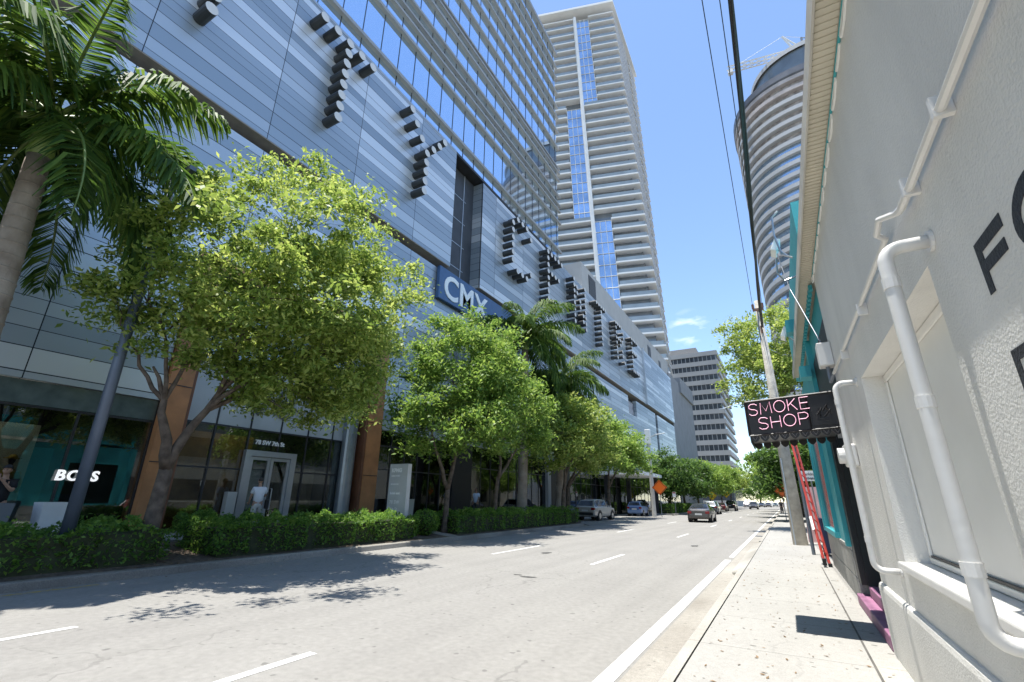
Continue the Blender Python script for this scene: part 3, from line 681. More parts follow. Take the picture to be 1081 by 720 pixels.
for q in range(7):
    mb.tube([(fx - 1, fy - 17.6, ZF + 4 + q * 1.7), (fx + 2.2, fy - 17.6, ZF + 5.7 + q * 1.7)], 0.15, 4); mb.tube([(fx + 2.2, fy - 17.6, ZF + 4 + q * 1.7), (fx - 1, fy - 17.6, ZF + 5.7 + q * 1.7)], 0.15, 4)
mb.build('hoist_frame', M_steel, ct)
# tower crane standing on it
M_crane = mat('white crane lattice', (0.62, 0.62, 0.60), 0.5, 0.2)
cr = empty('tower_crane', (fx - 2, fy - 12, ZF + 14.0), label='white tower crane on top of the curved tower', cat='crane')
def lattice(mb, a, b, w, n):
    a, b = Vector(a), Vector(b); t = (b - a).normalized(); s = t.cross(Vector((0, 0, 1)) if abs(t.z) < 0.9 else Vector((1, 0, 0))).normalized(); u = s.cross(t)
    cs_ = [s * w + u * w, s * -w + u * w, s * -w - u * w, s * w - u * w]
    for c in cs_: mb.tube([a + c, b + c], 0.22, 4)
    for i in range(n):
        p, q = a + (b - a) * i / n, a + (b - a) * (i + 1) / n
        for j in range(4): mb.tube([p + cs_[j], q + cs_[(j + 1) % 4]], 0.12, 4)
cx_, cy_, cz_ = fx - 2, fy - 12, ZF + 14.0
mb = MB(); lattice(mb, (cx_, cy_, cz_), (cx_, cy_, cz_ + 3.0), 0.8, 3); mb.build('mast', M_crane, cr)
mb = MB(); lattice(mb, (cx_ + 12, cy_ + 2, cz_ + 3.4), (cx_ - 19, cy_ - 4, cz_ + 2.2), 0.7, 16); mb.build('jib', M_crane, cr)
mb = MB(); mb.tube([(cx_, cy_, cz_ + 3), (cx_ - 2.5, cy_, cz_ + 11)], 0.35, 4); mb.tube([(cx_ + 2, cy_, cz_ + 3), (cx_ - 2.5, cy_, cz_ + 11)], 0.25, 4); mb.tube([(cx_ - 2.5, cy_, cz_ + 11), (cx_ - 17, cy_ - 3.6, cz_ + 2.9)], 0.07, 4); mb.tube([(cx_ - 2.5, cy_, cz_ + 11), (cx_ + 11, cy_ + 2, cz_ + 4)], 0.07, 4)
mb.box(cx_ - 19, cx_ - 17.6, cy_ - 4.8, cy_ - 3.4, cz_ + 0.2, cz_ + 1.4); mb.build('apex', M_crane, cr)

# ------------------------------------------------------------------ far banded office block
M_band = mat('pale concrete bands', (0.36, 0.365, 0.365), 0.7, var=0.06, scale=0.3)
M_bwin = mat('ribbon windows', (0.055, 0.065, 0.075), 0.15, 0.2, col2=(0.12, 0.13, 0.14), scale=0.4)
fb = empty('banded_office_block', (-24, 195, 0), label='distant pale office block with dark ribbon windows', cat='building')
MB().box(-42, -14.8, 178.4, 213, 0, 53).build('body', M_bwin, fb)
z = 6.0
while z < 54:
    MB().box(-42.4, -14.3, 178, 213.4, z, z + 1.65).build('band', M_band, fb); z += 3.62
cm = MB()
for i in range(19): cm.box(-42 + i * 1.5 - 0.1, -42 + i * 1.5 + 0.1, 178.2, 178.45, 6, 53)
cm.build('window_posts', M_band, fb)
MB().box(-40, -22, 184, 205, 54, 58.5).build('roof_plant', mat('roof plant room', (0.3, 0.29, 0.28), 0.8, var=0.1), fb)
MB().box(-42.4, -14.3, 178, 213.4, 0, 2.0).build('base', M_band, fb)
# ------------------------------------------------------------------ white stucco building on the right
def stucco(name, col, bump=0.42):
    m = mat(name, col, 0.55, var=0.05, scale=0.9, spec=0.4)
    nt = m.node_tree; L = nt.links; p = nt.nodes['Principled BSDF']
    g = N(nt, 'ShaderNodeNewGeometry'); n1 = N(nt, 'ShaderNodeTexNoise'); n1.inputs['Scale'].default_value = 85; n1.inputs['Detail'].default_value = 5; L.new(g.outputs['Position'], n1.inputs['Vector'])
    v = N(nt, 'ShaderNodeTexVoronoi', feature='SMOOTH_F1'); v.inputs['Scale'].default_value = 60; L.new(g.outputs['Position'], v.inputs['Vector'])
    # faint rain streaks and patched repaints
    mp = N(nt, 'ShaderNodeMapping'); mp.inputs['Scale'].default_value = (1, 1.6, 0.3); L.new(g.outputs['Position'], mp.inputs[0])
    st = N(nt, 'ShaderNodeTexNoise'); st.inputs['Scale'].default_value = 1.6; st.inputs['Detail'].default_value = 7; L.new(mp.outputs[0], st.inputs['Vector'])
    mr = N(nt, 'ShaderNodeMapRange'); mr.inputs[1].default_value = 0.35; mr.inputs[2].default_value = 0.62; mr.inputs[3].default_value = 0.91; mr.inputs[4].default_value = 1.0; L.new(st.outputs['Fac'], mr.inputs[0])
    mx = N(nt, 'ShaderNodeMix', data_type='RGBA', blend_type='MULTIPLY'); mx.inputs[0].default_value = 1; src = p.inputs['Base Color'].links[0].from_socket
    cc = N(nt, 'ShaderNodeCombineColor')
    for i in range(3): L.new(mr.outputs[0], cc.inputs[i])
    L.new(src, mx.inputs[6]); L.new(cc.outputs[0], mx.inputs[7]); L.new(mx.outputs[2], p.inputs['Base Color'])
    s = math_node(nt, 'ADD', n1.outputs['Fac'], math_node(nt, 'MULTIPLY', v.outputs['Distance'], -0.5))
    b = N(nt, 'ShaderNodeBump'); b.inputs['Strength'].default_value = bump; b.inputs['Distance'].default_value = 0.012
    L.new(s, b.inputs['Height']); L.new(b.outputs[0], p.inputs['Normal'])
    return m
M_stucco = stucco('white painted stucco', (0.72, 0.705, 0.665))
M_smooth = mat('smooth white paint', (0.80, 0.785, 0.74), 0.4, var=0.05, scale=1.6)
M_gloss = mat('thick glossy white paint', (0.67, 0.66, 0.635), 0.32, var=0.04, scale=4, bump=0.06, bscale=30)
M_eave = mat('beige ribbed metal', (0.62, 0.57, 0.46), 0.6, col2=(0.50, 0.46, 0.37), scale=1.5)
wb = empty('white_stucco_building', (0.9, 0, 0), label='low white stucco building with painted-over window niche right beside the pavement', cat='building')
w = MB(); X0 = 0.75
NY0, NY1, NZ0, NZ1 = 2.66, 5.06, 1.16, 2.67
w.box(X0, 1.1, -9, NY0, 0.0, 4.45); w.box(X0, 1.1, NY1, 6.72, 0.0, 4.45)
w.box(X0, 1.1, NY0, NY1, 0.0, NZ0); w.box(X0, 1.1, NY0, NY1, NZ1, 4.45)
w.build('wall', M_stucco, wb)
MB().box(1.1, 9, -9, 6.70, 0.0, 4.40).build('body', M_smooth, wb)
nb = MB().box(0.925, 1.09, NY0 + 0.002, NY1 - 0.002, NZ0 + 0.002, NZ1 - 0.002)
niche = nb.build('window_panel', M_smooth, wb)
fr = MB(); e = 0.06
fr.box(0.905, 0.924, NY0 + 0.003, NY1 - 0.003, NZ1 - e - 0.003, NZ1 - 0.003); fr.box(0.905, 0.924, NY0 + 0.003, NY1 - 0.003, NZ0 + 0.003, NZ0 + 0.05)
fr.box(0.905, 0.924, NY1 - e - 0.003, NY1 - 0.003, NZ0 + 0.05, NZ1 - e - 0.003); fr.box(0.905, 0.924, NY0 + 0.003, NY0 + e, NZ0 + 0.05, NZ1 - e - 0.003)
fr.build('window_frame', M_smooth, niche, bevel=0.012)
MB().box(0.905, 0.92, NY0 + 0.06, NY1 - 0.07, NZ0 + 0.052, NZ0 + 0.066).build('sill_shade', M_black, niche)  # black strip painting in the shade along the sill top
MB().box(0.70, 0.80, NY0 - 0.02, NY1 + 0.03, NZ0 - 0.055, NZ0 + 0.003).build('sill', M_gloss, wb, bevel=0.012)
# lower dado with a rounded top edge, slightly proud of the wall
dd = MB(); dd.prism_axis([(0.748, 0.15), (0.722, 0.15), (0.715, 0.76), (0.722, 0.795), (0.735, 0.812), (0.752, 0.815)], -9, 6.70, 1)
dd.build('dado', M_stucco, wb)
# eave: ribbed soffit, fascia and the wavy paint line at the wall head
ev = MB(); ev.box(0.60, 0.748, -9, 12.86, 4.47, 4.53)
y = -3.0
while y < 12.8: ev.box(0.605, 0.735, y, y + 0.032, 4.464, 4.47); y += 0.055
ev.build('eave_soffit', M_eave, wb)
fa = MB(); fa.box(0.585, 0.60, -9, 12.86, 4.445, 4.60); fa.build('fascia', mat('weathered pale fascia', (0.50, 0.48, 0.43), 0.7, var=0.15, scale=2), wb)
MB().add([(0.585, -9, 4.601), (0.585, 12.86, 4.601), (4, 12.86, 5.1), (4, -9, 5.1), (9, -9, 4.6), (9, 12.86, 4.6), (0.60, -9, 4.531), (0.60, 12.86, 4.531)], [(0, 1, 2, 3), (3, 2, 5, 4), (6, 4, 5, 7)]).build('roof', M_eave, wb)
sc_ = MB(); y = -1.0; i = 0
random.seed(3)
while y < 6.6:
    d = 0.22 + 0.14 * random.random(); h_ = 0.06 + 0.04 * random.random()
    sc_.prism_axis([(y, 4.452), (y + d, 4.452), (y + d * 0.93, 4.452 - h_ * 0.8), (y + d * 0.5, 4.452 - h_), (y + d * 0.1, 4.452 - h_ * 0.7)], 0.736, 0.749, 0); y += d + 0.03
sc_.build('wavy_trim', M_white, wb)
MB().tube([(0.742, 0.2, 4.43), (0.742, 6.72, 4.43)], 0.012, 5).build('teal_edge', mat('teal paint', (0.02, 0.30, 0.33), 0.5, var=0.08, scale=2), wb)
# conduit with couplings, kink and junction box
cd = MB(); cd.tube([(0.71, -1.5, 2.98), (0.71, 2.62, 2.98), (0.71, 2.70, 3.0)], 0.019, 8)
cd.tube([(0.71, 2.70, 3.0), (0.66, 2.82, 3.045), (0.66, 2.95, 3.02), (0.71, 3.02, 3.02), (0.71, 6.45, 3.05)], 0.017, 8)
for y in (0.7, 1.92, 2.45, 4.1, 5.4): cd.box(0.686, 0.749, y, y + 0.025, 2.95, 3.04)
cd.build('conduit', M_gloss, wb)
MB().box(0.60, 0.748, 6.50, 6.70, 3.17, 3.46).build('junction_box', M_gloss, wb, bevel=0.012)
cv = MB(); cv.tube([(0.67, 6.6, 3.46), (0.56, 7.0, 4.15), (0.50, 7.2, 4.5), (0.46, 7.35, 4.95), (0.44, 7.4, 5.2)], 0.008, 8); cv.tube([(0.68, 6.6, 3.17), (0.68, 6.58, 2.98), (0.71, 6.45, 3.05)], 0.022, 8); cv.build('riser', M_steel, wb)
MB().box(0.64, 0.748, 6.3, 6.55, 1.98, 2.22).build('meter_box', M_gloss, wb, bevel=0.02)
MB().cyl((0.64, 6.42, 2.1), (0.58, 6.42, 2.1), 0.085, 16).build('meter_dial', M_gloss, wb)
# painted black letters
M_let = mat('faded black lettering', (0.018, 0.02, 0.026), 0.6, var=0.3, scale=30, bump=0.5, bscale=80)
lt = MB(); xa, xb = 0.7470, 0.7495
lt.box(xa, xb, 2.105, 2.15, 2.31, 2.51); lt.box(xa, xb, 1.91, 2.105, 2.462, 2.51); lt.box(xa, xb, 1.93, 2.105, 2.385, 2.43)
lt.build('letter', M_let, wb)
def ring_letter(cy, cz, ry, rz, t):
    m_ = MB(); n = 28
    for i in range(n):
        a, b = 2 * math.pi * i / n, 2 * math.pi * (i + 1) / n
        P = [(cy + q * math.cos(x), cz + p * math.sin(x)) for x, q, p in ((a, ry, rz), (b, ry, rz), (b, ry - t, rz - t), (a, ry - t, rz - t))]
        m_.prism_axis(P, xa, xb, 0)
    return m_
ring_letter(1.70, 2.41, 0.15, 0.115, 0.05).build('letter', M_let, wb)
lt = MB(); lt.box(xa, xb, 2.115, 2.155, 1.78, 2.10); lt.box(xa, xb, 1.86, 2.115, 2.06, 2.10); lt.box(xa, xb, 1.86, 2.115, 1.92, 1.96); lt.box(xa, xb, 1.86, 1.90, 1.96, 2.06)
lt.build('letter', M_let, wb)
# pipe hoops standing off the wall
def hoop(name, y, z0, z1, r, xo, label, skew=0.0):
    pts = []
    def arc(c, a0, a1, rad, n=6):
        return [(c[0] + rad * math.cos(a0 + (a1 - a0) * i / n), y, c[1] + rad * math.sin(a0 + (a1 - a0) * i / n)) for i in range(n + 1)]
    q = 0.07
    pts = [(0.752, y, z1)] + arc((xo + q, z1 - q), math.pi / 2, math.pi, q) + arc((xo + q, z0 + q), math.pi, 1.5 * math.pi, q) + [(0.752, y, z0)]
    o = empty(name, (xo, y, z0), label=label, cat='pipe')
    MB().tube(pts, r, 14).build('pipe', M_gloss, o, smooth=True)
    for z in (z0 + 0.22, z1 - 0.2, z1 - 0.75): MB().cyl((xo, y, z), (xo, y, z + 0.05), r * 1.14, 14).build('coupling', M_gloss, o)
    for z in (z0, z1): MB().cyl((0.749, y, z), (0.735, y, z), r * 1.6, 14).build('flange', M_gloss, o)
    return o
hoop('pipe_hoop', 2.52, 1.125, 2.73, 0.031, 0.57, 'thick white pipe hoop nearest the painted letters, crossing in front of the niche')
hoop('pipe_hoop', 5.32, 1.06, 2.69, 0.026, 0.57, 'thinner white pipe hoop at the far corner of the white stucco wall')

# ------------------------------------------------------------------ doorway and teal shop
M_teal = mat('teal paint', (0.02, 0.30, 0.33), 0.5, var=0.08, scale=2)
M_tealw = mat('bright teal shop paint', (0.045, 0.36, 0.40), 0.55, col2=(0.03, 0.28, 0.32), scale=1.4, bump=0.15)
M_pink = mat('pink painted step', (0.36, 0.17, 0.27), 0.6, col2=(0.27, 0.11, 0.20), scale=5)
ts = empty('teal_shop', (0.9, 11, 0), label='teal painted shop with black doorway, pink step and grey block base', cat='building')
b = MB(); b.box(0.80, 1.2, 9.55, 15.0, 0.9, 4.44); b.box(0.80, 1.2, 6.73, 9.55, 3.95, 4.44); b.box(0.70, 1.2, 6.95, 14.0, 4.62, 5.75)
tw_ = b.build('wall', M_tealw, ts)
MB().box(1.2, 9, 6.73, 15.0, 0, 4.43).box(1.2, 9, 6.95, 14.98, 4.6, 5.7).build('body', M_teal, ts)
stn = mat('grey block base', (0.33, 0.32, 0.30), 0.85, var=0.18, scale=2.2, bump=0.6, bscale=30)
sb = MB()
for r in range(2):
    y = 9.56
    while y < 14.95:
        y2 = min(y + (0.8 if (r + int(y)) % 2 else 0.6), 14.98); sb.box(0.775, 1.0, y, y2 - 0.012, 0.1 + r * 0.4, 0.49 + r * 0.4); y = y2
sb.build('block_base', stn, ts, bevel=0.008)
MB().box(0.77, 0.81, 9.55, 15.0, 0.9, 0.95).build('base_sill', stn, ts)
bp = MB(); bp.box(0.785, 0.82, 7.0, 9.55, 3.05, 3.95); bp.box(0.785, 0.86, 9.25, 9.56, 0.45, 3.05); bp.box(0.80, 1.15, 6.73, 7.0, 0.45, 3.95)
bp.build('door_surround', M_black, ts)
MB().box(1.7, 1.76, 7.0, 9.25, 0.45, 3.05).build('door', M_black, ts)
MB().box(0.86, 1.7, 9.20, 9.25, 0.45, 3.05).build('reveal', M_black, ts)
MB().box(0.72, 1.7, 6.76, 9.52, 0.15, 0.30).build('step', M_pink, ts, bevel=0.015)
MB().box(0.86, 1.7, 6.78, 9.2, 0.30, 0.45).build('threshold', M_pink, ts, bevel=0.015)
MB().box(0.765, 0.79, 6.725, 6.78, 0.3, 3.1).build('door_trim', mat('old red trim', (0.25, 0.06, 0.06), 0.6, var=0.3, scale=8), ts)
wf = MB(); wf.box(0.74, 0.80, 11.6, 11.75, 1.06, 3.55); wf.box(0.74, 0.80, 14.2, 14.35, 1.06, 3.55); wf.box(0.74, 0.80, 11.75, 14.2, 3.4, 3.55); wf.box(0.72, 0.80, 11.55, 14.4, 0.96, 1.06)
wi = wf.build('window_frame', M_tealw, ts)
MB().box(0.785, 0.80, 11.75, 14.2, 1.06, 3.4).build('pane', mat('dark shop pane', (0.012, 0.02, 0.022), 0.1), wi)
MB().box(0.72, 0.80, 9.56, 9.75, 0.95, 4.4).build('pilaster', M_tealw, ts); MB().box(0.72, 0.80, 14.7, 14.98, 0.95, 4.4).build('pilaster', M_tealw, ts)
y = 7.0
while y < 12.8: MB().box(0.70, 0.745, y, y + 0.09, 4.36, 4.435).build('dentil', M_tealw, ts); y += 0.18
MB().box(0.55, 0.72, 9.4, 9.75, 3.7, 3.9).build('bracket', M_tealw, ts); MB().box(0.50, 0.74, 10.0, 10.3, 4.75, 5.0).build('bracket', M_tealw, ts)
for (y, z) in ((8.9, 6.05), (11.5, 5.2)):
    fl = MB().obox((0.52, y, z), (0.9, 0, -0.4), (0, 1, 0), (0.4, 0, 0.9), 0.05, 0.16, 0.12); f_ = fl.build('floodlight', M_white, ts, bevel=0.01)
    MB().tube([(0.56, y, z - 0.05), (0.72, y, z - 0.25), (0.8, y, z - 0.4)], 0.015, 6).build('arm', M_alu, f_)
gn = MB(); gn.tube([(0.72, 8.3, 5.5), (0.56, 8.3, 5.6), (0.5, 8.3, 6.0), (0.52, 8.3, 6.35), (0.62, 8.3, 6.45)], 0.018, 6); gn.tube([(0.72, 7.9, 5.0), (0.5, 7.9, 4.95), (0.42, 7.9, 5.1), (0.44, 7.9, 5.35)], 0.016, 6)
gn.build('weatherhead', M_alu, ts)

# ------------------------------------------------------------------ SMOKE SHOP sign box over the doorway
sg = empty('hanging_sign_box', (0.2, 7.5, 2.5), label='black box sign with pink neon letters SMOKE SHOP and scalloped lower edge', cat='sign')
M_sbox = mat('black sign box', (0.014, 0.013, 0.014), 0.5, col2=(0.028, 0.025, 0.025), scale=3)
SX0, SX1, SY0, SY1 = -0.30, 0.74, 7.0, 8.0
def szt(x, y=7.0): return 2.885 + (x - SX0) * 0.05
mb = MB(); mb.add([(SX0, SY0, 2.43), (SX1, SY0, 2.49), (SX1, SY1, 2.49), (SX0, SY1, 2.43), (SX0, SY0, szt(SX0)), (SX1, SY0, szt(SX1)), (SX1, SY1, szt(SX1)), (SX0, SY1, szt(SX0))],
       [(0, 3, 2, 1), (4, 5, 6, 7), (0, 1, 5, 4), (1, 2, 6, 5), (2, 3, 7, 6), (3, 0, 4, 7)])
mb.build('box', M_sbox, sg, bevel=0.012)
fr = MB()
for (a, b) in (((SX0, 2.43), (SX1, 2.49)), ((SX0, szt(SX0)), (SX1, szt(SX1)))): fr.tube([(a[0], SY0 - 0.008, a[1] + 0.004), (b[0], SY0 - 0.008, b[1] + 0.004)], 0.014, 4)
fr.tube([(0.41, SY0 - 0.006, 2.47), (0.41, SY0 - 0.006, szt(0.41))], 0.012, 4); fr.tube([(SX0, SY0 - 0.006, 2.43), (SX0, SY0 - 0.006, szt(SX0))], 0.014, 4)
fr.box(0.44, 0.71, SY0 - 0.012, SY0 - 0.001, 2.53, 2.85)
fr.box(0.50, 0.64, SY0 - 0.022, SY0 - 0.012, 2.60, 2.61); fr.build('frame', M_sbox, sg)
rl = MB(); random.seed(8)
for (a, b, c, d) in ((0.50, 2.66, 0.56, 2.74), (0.53, 2.74, 0.53, 2.63), (0.56, 2.70, 0.62, 2.78), (0.58, 2.64, 0.65, 2.72), (0.6, 2.75, 0.66, 2.66)): rl.tube([(a, SY0 - 0.018, b), (c, SY0 - 0.018, d)], 0.009, 5)
rl.build('relief', M_sbox, sg)
vl = MB()
def tooth(p, t, w, h):
    p = Vector(p); t = Vector(t); z = Vector((0, 0, 1)); n = t.cross(z) * 0.006
    o = [p - t * w + z * 0.0, p + t * w, p + t * w - z * h * 0.45, p + t * w * 0.5 - z * h * 0.85, p - z * h, p - t * w * 0.5 - z * h * 0.85, p - t * w - z * h * 0.45]
    vs = [q + n for q in o] + [q - n for q in o]; k = len(o)
    vl.add(vs, [tuple(range(k)), tuple(range(2 * k - 1, k - 1, -1))] + [(i, k + i, k + (i + 1) % k, (i + 1) % k) for i in range(k)])
for i in range(9):
    x = SX0 + 0.06 + i * 0.115; zb = 2.432 + (x - SX0) * 0.058
    tooth((x, SY0 + 0.005, zb), (1, 0, 0), 0.052, 0.085); tooth((x, SY1 - 0.005, zb), (1, 0, 0), 0.052, 0.085)
for i in range(8): tooth((SX0 + 0.005, SY0 + 0.08 + i * 0.12, 2.432), (0, 1, 0), 0.054, 0.085)
vl.build('scalloped_valance', M_sbox, sg)
hb = MB()
for i in range(9):
    x = SX0 + 0.06 + i * 0.115; zb = 2.425 + (x - SX0) * 0.058
    for s in (-1, 1): hb.tube([(x + s * 0.03, SY0 - 0.006, zb - 0.005), (x, SY0 - 0.006, zb - 0.055)], 0.004, 4)
hb.build('valance_chevrons', mat('grey chevron trim', (0.16, 0.15, 0.15), 0.5), sg)
MB().cyl((0.70, 7.3, 2.44), (0.78, 7.3, 2.44), 0.05, 10).build('wall_bracket', M_alu, sg)
# neon strokes
STR = {'S': [[(1, .85), (.75, .98), (.3, 1), (.05, .85), (.05, .65), (.3, .53), (.7, .47), (.95, .33), (.95, .15), (.7, 0), (.25, 0), (0, .15)]],
       'M': [[(0, 0), (.08, 1), (.5, .25), (.92, 1), (1, 0)]], 'O': [[(.5 + .5 * math.cos(2 * math.pi * i / 20), .5 + .5 * math.sin(2 * math.pi * i / 20)) for i in range(21)]],
       'K': [[(0, 0), (0, 1)], [(.85, 1), (.05, .45)], [(.3, .62), (.95, 0)]], 'E': [[(.95, 1), (0, 1), (0, 0), (.95, 0)], [(0, .52), (.8, .52)]],
       'H': [[(0, 0), (0, 1)], [(1, 0), (1, 1)], [(0, .5), (1, .5)]], 'P': [[(0, 0), (0, 1), (.7, 1), (.95, .85), (.95, .62), (.7, .48), (0, .48)]]}
ne = MB(); nk = MB()
def neon(word, x0, z0, h, wl, gap, sl):
    x = x0
    for ch in word:
        ww = wl * (1.25 if ch in 'OM' else 1.0)
        for st in STR[ch]:
            P = [(x + u * ww, SY0 - 0.028, z0 + v * h + sl * (x + u * ww - x0)) for u, v in st]
            ne.tube(P, 0.0041, 6); nk.tube([(p[0], SY0 - 0.012, p[2]) for p in P], 0.011, 5)
        x += ww + gap
neon('SMOKE', -0.265, 2.70, 0.15, 0.105, 0.032, 0.07)
neon('SHOP', -0.17, 2.512, 0.15, 0.11, 0.036, 0.07)
ne.build('neon_tubes', mat('pale pink neon tube', (0.85, 0.6, 0.7), 0.3, emit=(1.0, 0.45, 0.62), estr=0.42), sg)
nk.build('neon_backing', mat('dark red letter backing', (0.09, 0.03, 0.04), 0.6), sg)

# ------------------------------------------------------------------ utility pole, cables, ladder and lot beyond the shop
M_pole = mat('weathered pole wood', (0.50, 0.47, 0.41), 0.9, col2=(0.33, 0.305, 0.265), scale=5, bump=0.8, bscale=20)
up = empty('utility_pole', (0.2, 21, 0.15), label='weathered grey wooden utility pole at the edge of the right pavement', cat='pole')
MB().tube([(0.2, 21, 0.1), (0.19, 21, 4), (0.16, 21, 9.8)], [0.25, 0.20, 0.10], 14).build('shaft', M_pole, up, smooth=True)
MB().box(0.02, 0.06, 20.80, 20.84, 0.15, 3.2).build('cable_guard', M_alu, up)
hw = MB(); hw.box(-0.05, 0.37, 20.84, 20.9, 9.3, 9.42); hw.box(0.12, 0.2, 20.80, 20.88, 8.3, 8.6); hw.cyl((-0.02, 20.87, 9.42), (-0.02, 20.87, 9.62), 0.05, 8); hw.cyl((0.34, 20.87, 9.42), (0.34, 20.87, 9.62), 0.05, 8)
hw.build('hardware', mat('rusty brown fittings', (0.22, 0.12, 0.09), 0.8, var=0.2), up)
M_cable = mat('black cable', (0.02, 0.02, 0.021), 0.6)
def cable(pts_a, pts_b, sag, r, label, n=24, name='overhead_cable', extra=()):
    a, b = Vector(pts_a), Vector(pts_b)
    P = [a + (b - a) * (i / n) - Vector((0, 0, sag * 4 * (i / n) * (1 - i / n))) for i in range(n + 1)]
    mb = MB(); mb.tube(P, r, 6)
    for (dx, dz, rr, ph) in extra:
        mb.tube([p + Vector((dx * math.cos(i * 0.5 + ph), 0, dz + dx * math.sin(i * 0.5 + ph))) for i, p in enumerate(P)], rr, 5)
    return mb.build(name, M_cable, smooth=True, label=label, cat='cable', origin=a)
cable((0.2, 20.85, 8.55), (0.62, -14, 9.1), 0.25, 0.033, 'thick black bundle of overhead cables running to the wooden pole', extra=((0.04, -0.03, 0.016, 0.0), (0.045, 0.01, 0.022, 2.0)))
cable((-0.02, 20.87, 9.62), (0.10, -14, 11.6), 0.2, 0.009, 'thin overhead wire, left of the two thin wires')
cable((0.34, 20.87, 9.62), (0.26, -14, 11.6), 0.2, 0.009, 'thin overhead wire, right of the two thin wires')
ld = empty('ladder', (0.62, 14.3, 0.15), label='red extension ladder leaning on a slim post beside the teal shop', cat='ladder')
M_red = mat('red fibreglass', (0.36, 0.045, 0.035), 0.45, var=0.12)
A, B = Vector((0.62, 14.3, 0.16)), Vector((0.43, 17.2, 3.7)); t = (B - A).normalized(); s = Vector((0.4, 0.92, 0)).normalized(); s = (s - t * s.dot(t)).normalized()
for sg_ in (-1, 1):
    q = MB(); q.tube([A + s * 0.11 * sg_, B + s * 0.11 * sg_], 0.03, 4); q.build('rail', M_red, ld)
    MB().obox(A + s * 0.11 * sg_ + Vector((0, 0, 0.05)), (1, 0, 0), (0, 1, 0), (0, 0, 1), 0.04, 0.07, 0.07).build('foot', M_rubber, ld)
k = 0.4
while k < (B - A).length: MB().cyl(A + t * k - s * 0.11, A + t * k + s * 0.11, 0.013, 6).build('rung', M_red, ld); k += 0.3
gp = empty('lot_gate_post', (0.46, 17.36, 0.15), label='slim grey steel post that the red ladder leans on', cat='post')
MB().cyl((0.46, 17.36, 0.15), (0.46, 17.36, 4.0), 0.05, 10).build('shaft', M_steel, gp); MB().ball((0.46, 17.36, 4.02), 0.065, 0.065, 0.05).build('cap', M_steel, gp)
q = MB(); q.obox(A + t * 1.1 + s * -0.19, s, t, s.cross(t), 0.004, 0.2, 0.03); q.build('white_label', M_white, ld)
# low lot wall, shop board and clutter beyond the teal shop
lw2 = empty('lot_wall', (1.3, 24, 0), label='low weathered grey wall along the lot behind the ladder', cat='wall')
MB().box(1.25, 1.45, 15.2, 40, 0, 1.15).build('wall', stn, lw2); MB().box(1.2, 1.5, 15.2, 40, 1.15, 1.22).build('coping', M_conc, lw2)
bd = empty('lot_notice_board', (0.9, 20, 0), label='small white notice board with dark lettering beyond the teal shop', cat='sign')
MB().box(0.58, 1.14, 20.02, 20.06, 2.33, 2.68).build('board', M_white, bd)
E6 = lambda u, v, w: (0.63 + u, 20.012 - w * 0.2, 2.52 + v)
text_mb('Parking', 0.13, E6, bold=0.004, depth=0.01).build('letters', mat('grey lettering', (0.12, 0.11, 0.12), 0.6), bd)
E7 = lambda u, v, w: (0.66 + u, 20.012 - w * 0.2, 2.38 + v)
text_mb('Private', 0.12, E7, bold=0.004, depth=0.01).build('letters', _M['grey lettering'], bd)
MB().tube([(0.86, 20.1, 0.15), (0.86, 20.1, 2.7)], 0.025, 6).build('post', M_alu, bd)
bn = empty('wheeled_bin', (0.98, 17.4, 0.15), label='dark blue wheeled bin between ladder and lot wall', cat='bin')
mb = MB(); mb.add([(0.76, 17.15, 0.22), (1.18, 17.15, 0.22), (1.18, 17.65, 0.22), (0.76, 17.65, 0.22), (0.70, 17.08, 1.1), (1.22, 17.08, 1.1), (1.22, 17.72, 1.1), (0.70, 17.72, 1.1)], [(0, 3, 2, 1), (4, 5, 6, 7), (0, 1, 5, 4), (1, 2, 6, 5), (2, 3, 7, 6), (3, 0, 4, 7)])
mb.build('tub', mat('dark blue plastic', (0.02, 0.035, 0.10), 0.45), bn, bevel=0.02); MB().box(0.68, 1.24, 17.05, 17.75, 1.1, 1.17).build('lid', _M['dark blue plastic'], bn, bevel=0.02)
for x in (0.74, 1.2): MB().cyl((x - 0.03, 17.2, 0.26), (x + 0.03, 17.2, 0.26), 0.11, 14).build('wheel', M_rubber, bn)
pb = empty('leaning_board', (0.75, 22.5, 0.15), label='faded pink board propped beyond the utility pole', cat='board')
MB().add([(0.5, 22.6, 0.15), (1.1, 22.6, 0.15), (1.2, 22.75, 2.2), (0.6, 22.75, 2.2), (0.5, 22.64, 0.15), (1.1, 22.64, 0.15), (1.2, 22.79, 2.2), (0.6, 22.79, 2.2)], [(0, 1, 2, 3), (4, 7, 6, 5), (0, 4, 5, 1), (3, 2, 6, 7), (0, 3, 7, 4), (1, 5, 6, 2)]).build('panel', mat('faded pink board', (0.50, 0.32, 0.32), 0.7, var=0.1), pb)
# unseen mid-rise added behind the low shops to darken what the storefronts mirror
mr_ = empty('unseen_midrise', (26, 20, 0), label='unseen grey mid-rise added behind the low shops for the storefront glass to mirror', cat='building')
MB().box(13, 40, -45, 62, 0, 9.0).build('wall', mat('mid-rise render', (0.30, 0.30, 0.285), 0.8, var=0.1, scale=0.4), mr_)
for z in (1.2, 5.2): MB().box(12.96, 13.1, -44, 61, z, z + 1.9).build('window', M_bwin, mr_)
MB().box(12.8, 40.2, -45.2, 62.2, 9.0, 9.4).build('roof', M_conc, mr_)
